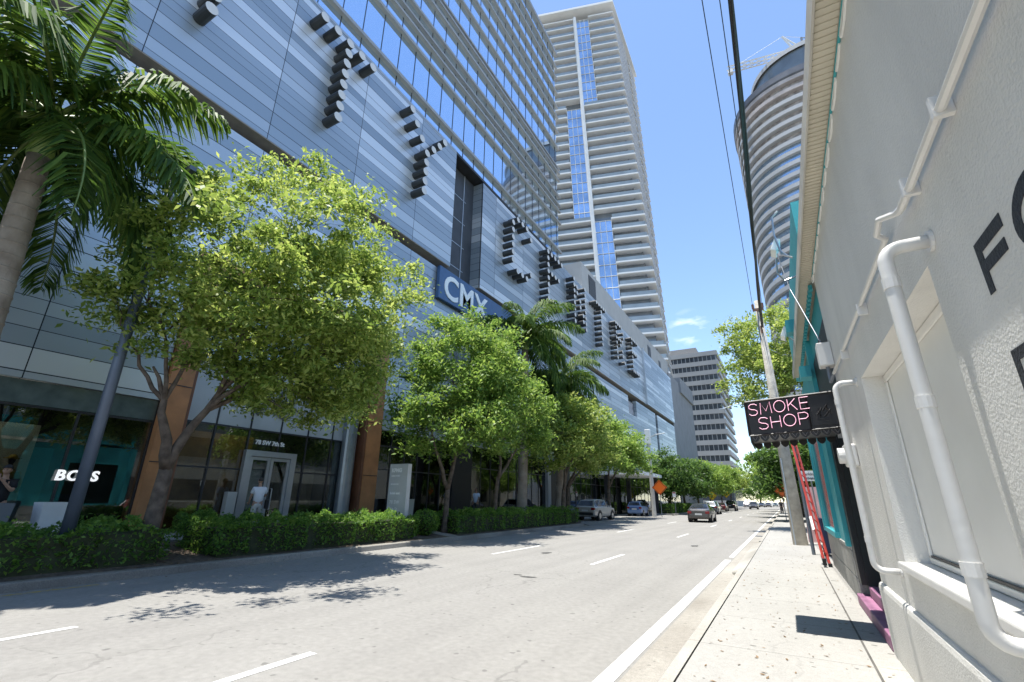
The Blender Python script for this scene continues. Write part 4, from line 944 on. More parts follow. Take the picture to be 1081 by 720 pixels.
# far right side: plain low buildings behind the trees
for (y0, y1, x0, h_, nm, lb, cc) in ((42, 70, 3.0, 7.5, 'corner_shop_building', 'low cream building behind the right hand trees', (0.50, 0.47, 0.40)), (84, 140, 3.4, 11, 'far_building', 'pale grey building far along the right side of the street', (0.42, 0.43, 0.44))):
    bq = empty(nm, (x0 + 4, (y0 + y1) / 2, 0), label=lb, cat='building')
    MB().box(x0, x0 + 14, y0, y1, 0, h_).build('wall', mat(nm + ' render', cc, 0.8, var=0.08, scale=0.5), bq)
    MB().box(x0 - 0.15, x0 + 14.1, y0 - 0.15, y1 + 0.15, h_, h_ + 0.4).build('roof', M_conc, bq)
    y = y0 + 2
    while y < y1 - 3:
        MB().box(x0 - 0.04, x0 + 0.1, y, y + 1.8, 1.2, 2.9).build('window', M_bwin, bq); y += 4
# ------------------------------------------------------------------ vegetation
def leaf_arrays(P, size, rng, up=0.5, ratio=0.45, fold=0.18):
    n = len(P)
    nr = rng.normal(size=(n, 3)); nr[:, 2] = np.abs(nr[:, 2]) + up; nr /= np.linalg.norm(nr, axis=1, keepdims=True)
    d = rng.normal(size=(n, 3)); d[:, 2] -= 0.35; d -= nr * (d * nr).sum(1, keepdims=True); d /= np.linalg.norm(d, axis=1, keepdims=True)
    s = np.cross(nr, d)
    L = (size * rng.uniform(0.45, 1.55, n))[:, None]; W = L * ratio
    a = P - d * L * 0.5; c = P + d * L * 0.5 - nr * L * fold
    b = P + s * W * 0.5 + d * L * 0.02; e = P - s * W * 0.5 + d * L * 0.02
    return np.stack([a, b, c, e], 1).reshape(-1, 3)

def mesh_quads(name, V, m, parent, loc):
    me = bpy.data.meshes.new(name); n = len(V) // 4
    V = V - np.array(loc)[None, :]
    me.vertices.add(len(V)); me.vertices.foreach_set('co', V.astype(np.float32).ravel())
    me.loops.add(n * 4); me.loops.foreach_set('vertex_index', np.arange(n * 4, dtype=np.int32))
    me.polygons.add(n); me.polygons.foreach_set('loop_start', np.arange(0, n * 4, 4, dtype=np.int32)); me.polygons.foreach_set('loop_total', np.full(n, 4, dtype=np.int32))
    me.materials.append(m); me.update(calc_edges=True)
    o = bpy.data.objects.new(name, me); C.objects.link(o)
    if parent is not None: o.parent = parent
    return o

def clump_points(rng, ells, spacing_r):
    cs = []
    for (cx, cy, cz, rx, ry, rz, n) in ells:
        u = rng.normal(size=(n, 3)); u /= np.linalg.norm(u, axis=1, keepdims=True)
        r = rng.uniform(0.30, 1.0, n) ** 0.55
        wob = 1 + 0.16 * np.sin(u[:, 0] * 5 + cx) * np.cos(u[:, 1] * 4 + cy) + 0.10 * np.sin(u[:, 2] * 7)
        cs.append(np.stack([cx + u[:, 0] * rx * r * wob, cy + u[:, 1] * ry * r * wob, cz + u[:, 2] * rz * r * wob], 1))
    return np.concatenate(cs)

def leaf_cloud(rng, cs, per, crad, flat=0.65):
    out = []
    for c in cs:
        k = int(per * rng.uniform(0.55, 1.35)); rr = crad * rng.uniform(0.6, 1.3)
        p = rng.normal(size=(k, 3)) * 0.48 * rr; p[:, 2] *= flat
        p[:, 2] -= 0.25 * (p[:, 0] ** 2 + p[:, 1] ** 2) / max(rr, 0.1)
        out.append(p + c)
    return np.concatenate(out)

def curve_pts(a, b, bend, n=6):
    a, b = Vector(a), Vector(b); out = []
    for i in range(n + 1):
        t = i / n; p = a.lerp(b, t); p = p + Vector(bend) * (4 * t * (1 - t)); out.append(p)
    return out

def tree(name, label, base, stems, ells, per, crad, lsize, m, seed, r0=0.16, cat='tree', group='street trees', twigs=True, zf=None, barkm=None):
    """stems: list of limb end points; the trunk forks at stems[0]"""
    rng = np.random.default_rng(seed); rnd = random.Random(seed)
    t = empty(name, base, label=label, cat=cat, group=group)
    cs = clump_points(rng, ells, crad)
    mb = MB(); fork = Vector(stems[0])
    base = Vector(base)
    trunk = curve_pts(base - Vector((0, 0, 0.1)), fork, (rnd.uniform(-.08, .08), rnd.uniform(-.08, .08), 0), 6)
    mb.tube(trunk, [r0 * (1.35 if i == 0 else 1.1 - 0.3 * i / 6) for i in range(7)], 10)
    nodes = []
    prim = []
    for n_, e in enumerate(stems[1:]):
        e = Vector(e)
        if n_ < 2: src, rb = fork - Vector((0, 0, 0.12)), r0 * 0.78
        else:
            # leave the better placed of the two main limbs part of the way up
            cand = [(p, r) for p, r in prim if p.z < e.z - 0.4] or prim
            src, rb = min(cand, key=lambda c: (c[0] - e).length + 0.9 * abs((c[0] - fork).length - 1.3)); rb *= 0.8
        q = curve_pts(src, e, (rnd.uniform(-.22, .22), rnd.uniform(-.22, .22), rnd.uniform(-.05, .25)), 8)
        q = [p + Vector((rnd.uniform(-.06, .06), rnd.uniform(-.06, .06), 0)) if 0 < i < 8 else p for i, p in enumerate(q)]
        rr_ = [rb * (1 - 0.1 * i) for i in range(9)]
        mb.tube(q, rr_, 8); nodes += [(p, r) for p, r in list(zip(q, rr_))[2:]]
        if n_ < 2: prim += list(zip(q, rr_))[1:6]
    if twigs:
        NP = np.array([list(p) for p, _ in nodes])
        for c in cs[::2]:
            d2 = ((NP - c) ** 2).sum(1) + 1.2 * np.maximum(0, NP[:, 2] - c[2]) ** 2; j = int(d2.argmin()); p, r = nodes[j]
            q = curve_pts(p, c, (rnd.uniform(-.15, .15), rnd.uniform(-.15, .15), rnd.uniform(0, .2)), 4)
            rr = min(r * 0.6, 0.05); mb.tube(q, [rr, rr * .8, rr * .6, rr * .45, rr * .25], 5, cap=False)
    mb.build('trunk', barkm or M_bark, t, smooth=True)
    P = leaf_cloud(rng, cs, per, crad)
    mesh_quads('crown', leaf_arrays(P, lsize, rng), m, t, base)
    return t

# the big tree nearest the camera
tree('street_tree', 'large bright green street tree in front of the entrance doors, forking low', (-12.8, 5.8, 0.25),
     [(-12.8, 5.86, 2.3), (-12.7, 5.0, 4.5), (-12.1, 6.9, 5.2), (-13.2, 4.2, 6.6), (-12.4, 5.8, 7.6), (-11.4, 8.6, 7.4), (-10.8, 8.6, 5.6), (-12.2, 9.4, 6.4), (-11.2, 6.8, 8.8), (-12.9, 4.2, 5.6)],
     [(-12.3, 5.0, 7.2, 2.1, 1.6, 2.1, 48), (-11.8, 7.0, 8.6, 3.1, 2.7, 2.8, 100), (-11.6, 9.0, 7.3, 2.8, 1.9, 2.0, 66), (-11.4, 8.0, 5.6, 2.7, 2.5, 1.3, 62), (-9.8, 7.2, 7.0, 1.7, 2.1, 1.8, 38), (-11.8, 9.5, 4.8, 1.9, 1.4, 1.0, 38), (-11.0, 9.0, 5.2, 1.6, 1.2, 1.1, 28), (-11.6, 7.8, 4.5, 1.9, 1.5, 0.8, 30), (-12.6, 4.1, 6.0, 1.2, 0.8, 0.8, 12), (-11.9, 5.9, 5.5, 1.7, 1.6, 0.9, 34), (-10.4, 10.6, 8.4, 1.0, 1.0, 1.0, 8), (-8.9, 6.0, 6.9, 1.9, 2.7, 2.2, 22)],
     150, 0.46, 0.138, M_leaf1, 11, r0=0.18)
tree('street_tree', 'mid sized light green tree behind the grey totem sign', (-12.9, 17.0, 0.25), [(-12.9, 17.1, 2.1), (-13.1, 15.6, 5.2), (-12.4, 17.8, 6.2), (-11.8, 18.8, 5.0), (-13.6, 17.8, 5.8), (-12.2, 16.2, 6.4)],
     [(-12.6, 17.0, 7.6, 2.8, 2.9, 2.7, 125), (-12.2, 16.2, 5.0, 2.7, 3.1, 1.6, 85), (-11.6, 18.8, 7.2, 2.0, 1.9, 1.7, 50), (-11.9, 19.0, 5.4, 2.0, 1.8, 1.8, 50)], 140, 0.6, 0.17, M_leaf2, 12, r0=0.13)
tree('street_tree', 'slender leaning tree with thin grey trunk beside the tall palm', (-12.9, 21.0, 0.25), [(-12.8, 21.2, 2.7), (-12.2, 22.6, 5.0), (-12.8, 20.4, 5.6), (-11.8, 21.8, 5.8), (-13.2, 23.4, 5.4)],
     [(-12.4, 21.6, 6.6, 2.2, 2.2, 1.8, 80), (-12.2, 23.0, 5.4, 1.8, 1.8, 1.3, 40)], 125, 0.6, 0.18, M_leaf2, 13, r0=0.11)
tree('street_tree', 'broad olive green tree between the tall palm and the drop-off', (-12.8, 29.6, 0.25), [(-12.8, 29.7, 2.3), (-12.3, 28.3, 4.9), (-12.2, 31.2, 5.4), (-11.6, 30.0, 5.6), (-13.6, 30.2, 5.2)],
     [(-12.2, 29.6, 6.6, 2.8, 3.2, 2.1, 120), (-12.0, 27.6, 5.0, 2.3, 2.2, 1.4, 50), (-11.8, 32.0, 5.2, 2.2, 2.2, 1.6, 60)], 110, 0.68, 0.21, M_leaf1, 14, r0=0.16)
tree('street_tree', 'dark trunked tree at the edge of the drop-off lane', (-15.0, 35.2, 0.2), [(-14.9, 35.3, 2.6), (-13.4, 35.4, 5.2), (-13.0, 38.0, 5.6), (-14.6, 37.5, 5.4), (-12.6, 36.6, 6)],
     [(-13.2, 36.5, 6.6, 2.6, 3.0, 2.0, 105), (-12.8, 38.8, 5.6, 2.0, 2.2, 1.6, 50)], 100, 0.7, 0.23, M_leaf2, 15, r0=0.16)
tree('street_tree', 'light green tree whose crown reaches the pale concrete lamp pole', (-14.6, 44.5, 0.05), [(-14.6, 44.5, 2.8), (-13.8, 43.4, 5.6), (-13.2, 46.0, 5.8), (-14.8, 45.8, 5.8)],
     [(-13.6, 45.0, 6.6, 2.6, 3.4, 2.2, 110), (-13.0, 48.0, 5.6, 1.8, 2.2, 1.6, 40)], 95, 0.75, 0.26, M_leaf2, 16, r0=0.16)
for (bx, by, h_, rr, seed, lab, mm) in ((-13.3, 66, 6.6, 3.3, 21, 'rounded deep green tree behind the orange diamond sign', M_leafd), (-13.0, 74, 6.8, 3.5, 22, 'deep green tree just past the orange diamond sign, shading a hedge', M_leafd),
        (-12.9, 86, 7.2, 3.6, 23, 'street tree behind the grey car on the left', M_leaf2), (-12.6, 99, 7.4, 3.8, 24, 'street tree with drooping crown above the parked black truck', M_leaf2),
        (-12.4, 116, 8.2, 4.2, 25, 'far left street tree near the yellow crossing sign', M_leaf2), (-12.4, 136, 9, 4.6, 26, 'farthest left street tree below the banded office block', M_leaf1)):
    tree('street_tree', lab, (bx, by, 0.15), [(bx, by, 2.4), (bx + 0.6, by - 1.2, 4.6), (bx + 0.9, by + 1.2, 5.0), (bx - 0.8, by + 0.4, 4.8)],
         [(bx + 0.4, by, h_ - 1.3, rr, rr * 1.1, 2.5, 95), (bx + 1.0, by - 1.2, h_ - 3.1, rr * 0.9, rr * 0.9, 1.2, 45)], 90, 0.85, 0.34, mm, seed, r0=0.17)
# trees on the right
tree('street_tree', 'tall airy yellow green tree rising behind the wooden utility pole', (2.6, 33.5, 0.1), [(2.6, 33.4, 3.6), (1.4, 32.4, 8.0), (2.0, 34.4, 9.6), (3.8, 33.6, 9.0), (1.2, 34, 11)],
     [(0.6, 32.4, 11.6, 3.0, 2.8, 2.5, 95), (-0.2, 31.6, 8.8, 2.3, 2.4, 2.0, 70), (2.2, 33, 8.6, 2.4, 2.6, 3.0, 60)], 115, 0.62, 0.19, M_leaf1, 31, r0=0.2, group='trees on the right side')
for (bx, by, h_, rr, seed, lab) in ((1.9, 47, 6.4, 3.2, 32, 'dark tree leaning over the right pavement behind the utility pole'), (1.4, 62, 7.2, 3.9, 33, 'spreading tree over the right pavement, half hidden by the sign box'), (1.2, 80, 8.4, 4.6, 34, 'wide tree overhanging the road on the right far ahead'), (0.9, 102, 9.4, 5.0, 35, 'far right tree whose crown meets those across the street'), (0.6, 128, 10, 5.4, 36, 'farthest right street tree closing the view')):
    tree('street_tree', lab, (bx, by, 0.15), [(bx, by, 2.6), (bx - 1.4, by - 0.8, 4.8), (bx - 0.6, by + 1.4, 5.2), (bx + 1.0, by, 5.0)],
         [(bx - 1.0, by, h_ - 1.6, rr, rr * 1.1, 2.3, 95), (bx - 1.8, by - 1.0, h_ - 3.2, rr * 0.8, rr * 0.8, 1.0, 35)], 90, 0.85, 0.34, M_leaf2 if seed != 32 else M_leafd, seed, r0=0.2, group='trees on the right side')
for (bx, by, h_, rr, seed, lab) in ((-9.0, 215, 12, 8, 41, 'pale distant tree closing the street on the left'), (0.5, 235, 13, 9, 42, 'pale distant tree closing the street on the right'), (-20, 250, 14, 10, 43, 'distant tree mass left of the street end')):
    tree('distant_tree', lab, (bx, by, 0), [(bx, by, 3), (bx - 2, by, 7), (bx + 2, by, 7)], [(bx, by, h_ - 5, rr, rr, 4.6, 110)], 60, 1.6, 0.6, M_leaf2, seed, r0=0.35, group='trees closing the street', twigs=False)

# palms
def palm(name, label, base, top, r, nf, flen, seed, group='royal palms', drop=0.0):
    rng = np.random.default_rng(seed); rnd = random.Random(seed)
    t = empty(name, base, label=label, cat='palm tree', group=group)
    base, top = Vector(base), Vector(top); H = (top - base).length
    pts = curve_pts(base - Vector((0, 0, 0.1)), top, (0.0, 0.05, 0), 14)
    rs = [r * (1.12 if i < 2 else 1.0 + 0.12 * math.sin(math.pi * i / 14) - 0.25 * (i / 14)) for i in range(15)]
    mb = MB(); mb.tube(pts, rs, 16)
    for i in range(int(H / 0.28)):
        f = i * 0.28 / H; p = base.lerp(top, f) + Vector((0, 0.05 * 4 * f * (1 - f), 0)); rr = r * (1.015 + 0.12 * math.sin(math.pi * f) - 0.25 * f)
        mb.tube([p, p + Vector((0, 0, 0.03))], [rr * 1.01, rr * 1.015], 16)
    mb.build('trunk', M_palmbark, t, smooth=True)
    cs_ = MB(); ax = (top - base).normalized(); cs_.tube([top, top + ax * 0.5, top + ax * 1.3], [r * 0.85, r * 0.8, r * 0.3], 12); cs_.build('crownshaft', mat('palm crownshaft', (0.16, 0.24, 0.06), 0.4, var=0.15), t, smooth=True)
    c0 = top + ax * 1.1; quads = []; rach = MB()
    for k in range(nf):
        a = 2 * math.pi * (k * 0.381966) + rnd.uniform(-.2, .2); lift = 1.25 - 1.75 * (k / (nf - 1)) + rnd.uniform(-.12, .12) - drop
        L = flen * rnd.uniform(0.85, 1.1); h = Vector((math.cos(a), math.sin(a), 0)); n = 16; P = []
        ang = lift; p = c0.copy()
        for i in range(n + 1):
            P.append(p.copy()); step = L / n; ang -= (0.035 + 0.085 * (i / n)) * (1.0 + 0.25 * max(0, lift)); p = p + (h * math.cos(ang) + Vector((0, 0, 1)) * math.sin(ang)) * step
        rach.tube(P, [0.045 * (1 - 0.85 * i / n) + 0.006 for i in range(n + 1)], 5, cap=False)
        side0 = h.cross(Vector((0, 0, 1)))
        for i in range(2, n):
            tdir = (P[i + 1] - P[i]).normalized()
            for q in range(6):
                b = P[i].lerp(P[i + 1], q / 6.0); f = (i + q / 6.0) / n
                ll = 0.72 * (math.sin(math.pi * min(1, 0.16 + f * 0.84)) ** 0.6) * flen / 3.6 + 0.08
                for sgn in (-1, 1):
                    upv = side0.cross(tdir) * -1
                    d = (side0 * sgn * 0.85 + tdir * (0.45 + 0.3 * f) + upv * rnd.uniform(-0.35, 0.45)).normalized()
                    w = 0.034 * flen / 3.6
                    wdir = d.cross(Vector((rnd.uniform(-.6, .6), rnd.uniform(-.6, .6), 1))).normalized() * w
                    m1 = b + d * ll * 0.55 - Vector((0, 0, ll * 0.10)); m2 = b + d * ll * 0.92 - Vector((0, 0, ll * rnd.uniform(0.40, 0.85)))
                    quads += [b - wdir * 0.4, b + wdir * 0.4, m1 + wdir, m1 - wdir, m1 - wdir, m1 + wdir, m2 + wdir * 0.25, m2 - wdir * 0.25]
    rach.build('frond_ribs', mat('palm frond rib', (0.14, 0.20, 0.05), 0.45, var=0.15), t, smooth=True)
    mesh_quads('fronds', np.array([list(v) for v in quads]), M_frond, t, base)
    return t
palm('royal_palm', 'big royal palm at the left edge, fronds over the street tree', (-13.2, 2.35, 0.3), (-13.2, 2.05, 8.6), 0.27, 26, 4.2, 51, drop=0.08)
palm('royal_palm', 'tall royal palm with full crown below the rod letters', (-14.0, 26.0, 0.35), (-14.0, 26.4, 11.2), 0.29, 22, 4.3, 52)
palm('royal_palm', 'shorter royal palm half buried in the trees beside the drop-off', (-13.8, 31.0, 0.35), (-13.6, 31.4, 9.2), 0.25, 20, 4.3, 53, drop=0.2)

# clipped hedges
def hedge(label, x0, x1, y0, y1, z0, z1, n, seed, ls=0.085, m=None, group='clipped hedges', name='hedge', cat='hedge', rnd_shape=False):
    rng = np.random.default_rng(seed)
    t = empty(name, ((x0 + x1) / 2, (y0 + y1) / 2, z0), label=label, cat=cat, group=group)
    cx, cy, cz = (x0 + x1) / 2, (y0 + y1) / 2, (z0 + z1) / 2
    q = MB()
    if rnd_shape: q.ball((cx, cy, cz), (x1 - x0) * .38, (y1 - y0) * .38, (z1 - z0) * .42)
    else: q.box(x0 + .16, x1 - .16, y0 + .16, y1 - .16, z0 - .1, z1 - .17)
    q.build('stems', M_hedge_core, t)  # solid dark core, its colour standing for the shade inside the hedge
    if rnd_shape:
        u = rng.normal(size=(n, 3)); u /= np.linalg.norm(u, axis=1, keepdims=True); r = rng.uniform(0.72, 1.03, n)[:, None]
        P = np.array([cx, cy, cz]) + u * r * np.array([(x1 - x0) / 2, (y1 - y0) / 2, (z1 - z0) / 2])
    else:
        a = np.array([(x1 - x0) * (y1 - y0), (y1 - y0) * (z1 - z0), (y1 - y0) * (z1 - z0) * 0.5, (x1 - x0) * (z1 - z0), (x1 - x0) * (z1 - z0)]); a = a / a.sum()
        f = rng.choice(5, n, p=a); U = rng.uniform(size=(n, 3)); P = np.array([x0, y0, z0]) + U * np.array([x1 - x0, y1 - y0, z1 - z0])
        dep = np.abs(rng.normal(size=n)) * 0.07
        P[f == 0, 2] = z1 - dep[f == 0]; P[f == 1, 0] = x1 - dep[f == 1]; P[f == 2, 0] = x0 + dep[f == 2]; P[f == 3, 1] = y0 + dep[f == 3]; P[f == 4, 1] = y1 - dep[f == 4]
        # lumpy top and faces
        lump = 0.13 * np.sin(P[:, 1] * 3.1 + seed) + 0.07 * np.sin(P[:, 1] * 7.3 + P[:, 0] * 5) + 0.05 * np.sin(P[:, 0] * 9 + P[:, 1] * 11)
        P[:, 2] += lump * np.clip((P[:, 2] - z0) / (z1 - z0), 0, 1); P[:, 0] += lump * 0.8 * (f == 1)
        sp = rng.uniform(size=n) < 0.06; P[sp, 2] += rng.uniform(0, 0.14, sp.sum()) * (f[sp] == 0)
    mesh_quads('leaves', leaf_arrays(P, ls, rng, up=0.35, ratio=0.5), m or M_hedge, t, ((x0 + x1) / 2, (y0 + y1) / 2, z0))
    return t
hedge('long dark hedge at the left edge in front of the corner shop window', -14.3, -12.25, -4, 6.1, 0.25, 0.98, 15000, 61)
hedge('long hedge in front of the entrance doors, brighter at its far end', -14.2, -12.15, 7.05, 14.5, 0.25, 1.0, 15000, 62)
hedge('round clipped shrub beside the grey totem sign', -13.35, -12.25, 15.0, 16.2, 0.2, 1.2, 2600, 63, group='round shrub', name='round_shrub', cat='shrub', rnd_shape=True)
hedge('hedge running past the slender tree and the tall palm trunk', -14.2, -12.15, 17.0, 30.6, 0.25, 1.02, 15000, 64, ls=0.10)
hedge('short sunny hedge by the concrete lamp pole', -14.4, -12.3, 61.8, 66, 0.15, 1.15, 2200, 65, ls=0.16)
hedge('sunny hedge under the deep green trees beyond the orange sign', -14.4, -12.3, 67, 78, 0.15, 1.2, 4000, 66, ls=0.17)
hedge('low hedge against the glass behind the bed gap', -17.6, -16.9, 8.6, 10.4, 0.45, 1.0, 2200, 67, ls=0.09)
# fallen leaves and twigs along the bed and kerb, too many to count
rng = np.random.default_rng(5)
Pl = np.stack([rng.uniform(-14.0, -12.0, 900), rng.uniform(5.3, 7.2, 900), np.zeros(900)], 1); Pl[:, 2] = 0.145 + (-11.98 - Pl[:, 0]) * 0.107
P2 = np.stack([rng.uniform(-12.6, -12.0, 500), rng.uniform(-1, 30, 500), np.zeros(500)], 1); P2[:, 2] = 0.15 + (-11.98 - P2[:, 0]) * 0.107
P3 = np.stack([rng.uniform(-1.0, 0.7, 520), 3 + 22 * rng.uniform(size=520) ** 1.6, np.full(520, 0.158)], 1)
P4 = np.stack([-11.7 + np.abs(rng.normal(size=260)) * 0.25, rng.uniform(0, 30, 260), np.full(260, 0.008)], 1)
lo = mesh_quads('leaf_litter', leaf_arrays(np.concatenate([Pl, P2, P3, P4]), 0.045, rng, up=6, ratio=0.4, fold=0.05), mat('dry leaves', (0.20, 0.13, 0.07), 0.9, var=0.4, scale=8), None, (0, 0, 0))
lo['kind'] = 'stuff'
# ------------------------------------------------------------------ vehicles
M_cglass = mat('car window glass', (0.012, 0.016, 0.018), 0.06, 0.0, spec=0.8)
M_tail = mat('red lamp lens', (0.22, 0.008, 0.008), 0.25)
M_head = mat('clear lamp lens', (0.7, 0.72, 0.72), 0.12)
M_rim = mat('alloy rim', (0.45, 0.46, 0.47), 0.3, 0.8)
M_plate = mat('plate', (0.65, 0.65, 0.62), 0.5)
M_trim = mat('black car trim', (0.02, 0.02, 0.021), 0.55)
CAR = {  # stations: y, z_bottom, z_belt, half_width, z_top, top_half_width
 'sedan': dict(L=4.75, st=[(-2.36, .42, .78, .70, .86, .62), (-2.28, .30, .90, .84, .98, .76), (-1.70, .24, .95, .90, 1.06, .78), (-0.95, .22, .95, .92, 1.40, .60), (0.25, .22, .93, .92, 1.44, .60), (1.05, .22, .90, .91, 1.00, .74), (1.95, .25, .82, .88, .88, .72), (2.30, .30, .68, .78, .74, .64), (2.38, .40, .58, .66, .62, .55)], wy=(-1.42, 1.42), wr=.33, cab=(2, 5)),
 'suv': dict(L=4.7, st=[(-2.34, .45, .95, .76, 1.02, .70), (-2.26, .32, 1.02, .88, 1.10, .80), (-1.80, .28, 1.06, .94, 1.60, .64), (-0.9, .26, 1.05, .95, 1.68, .64), (0.35, .26, 1.02, .95, 1.67, .64), (1.10, .26, 1.00, .94, 1.10, .78), (2.0, .28, .95, .91, 1.00, .76), (2.30, .34, .80, .82, .86, .68), (2.37, .44, .66, .72, .70, .60)], wy=(-1.40, 1.42), wr=.37, cab=(1, 5)),
 'hatch': dict(L=3.75, st=[(-1.86, .42, .90, .72, .96, .66), (-1.80, .30, 1.00, .80, 1.06, .74), (-1.55, .26, 1.03, .83, 1.46, .58), (-0.7, .24, 1.01, .84, 1.55, .58), (0.4, .24, .97, .84, 1.50, .56), (1.15, .24, .95, .82, 1.02, .68), (1.65, .27, .86, .78, .92, .64), (1.84, .34, .72, .68, .78, .58), (1.88, .42, .60, .60, .64, .52)], wy=(-1.18, 1.18), wr=.30, cab=(1, 5)),
 'pickup': dict(L=5.6, st=[(-2.80, .55, 1.08, .86, 1.12, .84), (-2.74, .45, 1.12, .95, 1.18, .92), (-0.90, .40, 1.12, .97, 1.20, .93), (-0.62, .40, 1.12, .97, 1.82, .68), (0.75, .38, 1.10, .97, 1.85, .68), (1.45, .38, 1.12, .97, 1.20, .82), (2.45, .42, 1.08, .95, 1.12, .80), (2.74, .46, .92, .90, .98, .74), (2.80, .55, .78, .80, .82, .68)], wy=(-1.75, 1.75), wr=.42, cab=(2, 5))}
def car(kind, name, label, loc, rz, paint, cat='car', group=None, hatch_paint=None, near=True):
    D = CAR[kind]; st = D['st']; o = empty(name, (0, 0, 0), label=label, cat=cat, group=group)
    def ring(s):
        y, z0, zb, w, zt, wt = s
        half = [(w * .80, z0), (w * .97, z0 + .10), (w, z0 + (zb - z0) * .55), (w * .985, zb - .06), (w * .95, zb), (wt, zt - .03), (wt * .8, zt), (0, zt + .015)]
        R = [(x, y, z) for x, z in half]; Lf = [(-x, y, z) for x, z in reversed(half[:-1])]
        return R + Lf
    rings = [ring(s) for s in st]; n = len(rings[0]); vs = [p for r in rings for p in r]
    fs = [(i * n + k, i * n + (k + 1) % n, (i + 1) * n + (k + 1) % n, (i + 1) * n + k) for i in range(len(rings) - 1) for k in range(n)]
    fs += [tuple(range(n)), tuple(range(len(vs) - 1, len(vs) - n - 1, -1))]
    mb = MB(); mb.add(vs, fs)
    body = mb.build('body', paint, o, bevel=0.025, smooth=False)
    # glazing: set a hair proud of the shell
    def qd(i, k, a0, a1, b0, b1, mbx, off=.012):
        A, B, Cc, Dd = (Vector(rings[i][k]), Vector(rings[i][k + 1]), Vector(rings[i + 1][k + 1]), Vector(rings[i + 1][k]))
        f = lambda s, t: (A * (1 - s) + B * s) * (1 - t) + (Dd * (1 - s) + Cc * s) * t
        P = [f(a0, b0), f(a1, b0), f(a1, b1), f(a0, b1)]; nn = (P[1] - P[0]).cross(P[3] - P[0]).normalized()
        ctr = Vector((0, (st[i][0] + st[i + 1][0]) / 2, .7))
        if nn.dot(P[0] - ctr) < 0: nn = -nn
        mbx.add([p + nn * off for p in P], [(0, 1, 2, 3)])
    c0, c1 = D['cab']
    for side in (0, 1):
        g = MB()
        for i in range(c0, c1):
            k = 4 if side == 0 else n - 5 - 0
            b0, b1 = (.35, .95) if i == c0 else ((.05, .55) if i == c1 - 1 else (.04, .96))
            if side == 0: qd(i, 4, .10, .92, b0, b1, g)
            else: qd(i, n - 5, .08, .90, b0, b1, g)
        g.build('side_windows', M_cglass, o)
    g = MB()
    for k in (5, 6, 7, n - 7): pass
    rw = MB(); i = c0 if kind != 'sedan' else 2
    i = {'sedan': 2, 'suv': 1, 'hatch': 1, 'pickup': 2}[kind]
    A, B = rings[i], rings[i + 1]
    def across(i, t0, t1, w0, w1, mbx, off):
        s0, s1 = st[i], st[i + 1]
        y0 = s0[0] + (s1[0] - s0[0]) * t0; z0 = s0[4] + (s1[4] - s0[4]) * t0; x0 = (s0[5] + (s1[5] - s0[5]) * t0) * w0
        y1 = s0[0] + (s1[0] - s0[0]) * t1; z1 = s0[4] + (s1[4] - s0[4]) * t1; x1 = (s0[5] + (s1[5] - s0[5]) * t1) * w1
        d = Vector((0, y1 - y0, z1 - z0)).normalized(); nn = Vector((0, -d.z, d.y))
        if nn.z < 0: nn = -nn
        mbx.add([Vector(p) + nn * off for p in ((-x0, y0, z0), (x0, y0, z0), (x1, y1, z1), (-x1, y1, z1))], [(0, 1, 2, 3)])
    across(i, .10, .88, .86, .82, rw, .03); rw.build('rear_window', M_cglass, o)
    ws = MB(); across(c1 - 1, .08, .92, .84, .86, ws, .03); ws.build('windscreen', M_cglass, o)
    yr, yf = st[0][0], st[-1][0]; wr_ = st[1][3]
    for s in (-1, 1):
        zl = st[0][2]
        MB().box(min(s * wr_ * .62, s * wr_ * .99), max(s * wr_ * .62, s * wr_ * .99), yr - .02, yr + .22, zl - .12, zl + .06).build('tail_lamp', M_tail, o, bevel=.02)
        zf = st[-1][2]
        MB().box(min(s * .42, s * .74), max(s * .42, s * .74), yf - .22, yf - .005, zf + .0, zf + .12).build('headlight', M_head, o, bevel=.02)
        MB().box(min(s * .90, s * 1.06), max(s * .90, s * 1.06), st[c1][0] - .35, st[c1][0] - .18, st[c1][2] + .02, st[c1][2] + .17).build('mirror', paint, o, bevel=.03)
    MB().box(-.72, .72, yr - .045, yr + .12, st[0][1] - .02, st[0][1] + .20).box(-.62, .62, yf - .1, yf + .035, st[-1][1] - .04, st[-1][1] + .12).build('bumper', M_trim if kind in ('suv', 'pickup') else paint, o, bevel=.03)
    MB().box(-.26, .26, yr - .055, yr - .03, st[0][2] - .22, st[0][2] - .09).build('plate', M_plate, o)
    if hatch_paint: MB().box(-.52, .52, yr - .028, yr + .04, st[0][1] + .22, st[0][2] + .02).build('tailgate', hatch_paint, o, bevel=.02)
    w0 = st[3][3]
    for wy in D['wy']:
        for s in (-1, 1):
            r = D['wr']; xo = s * (w0 - .02); xi = s * (w0 - .24)
            ar = MB(); ar.cyl((s * (w0 + .004), wy, r + .03), (s * (w0 - .30), wy, r + .03), r * 1.17, 20); ar.build('wheel_arch', M_trim, o)
            t_ = MB(); t_.tube([(xi, wy, r), (xi + s * .02, wy, r), (xo, wy, r), (xo + s * .025, wy, r)], [r * .9, r, r, r * .93], 22)
            wh = t_.build('wheel', M_rubber, o, smooth=False)
            rm = MB(); rm.cyl((xo + s * .02, wy, r), (xo + s * .034, wy, r), r * .62, 16)
            rm.build('rim', M_rim, wh)
    o.location = loc; o.rotation_euler = (0, 0, rz)
    return o
def paint(name, col, metal=0.3): return mat(name, col, 0.28, metal, coat=0.6)
car('suv', 'parked_suv', 'silver grey SUV leaving the drop-off beyond the hedge end', (-14.5, 40.5, 0.006), R_(-3), paint('silver paint', (0.46, 0.44, 0.40)))
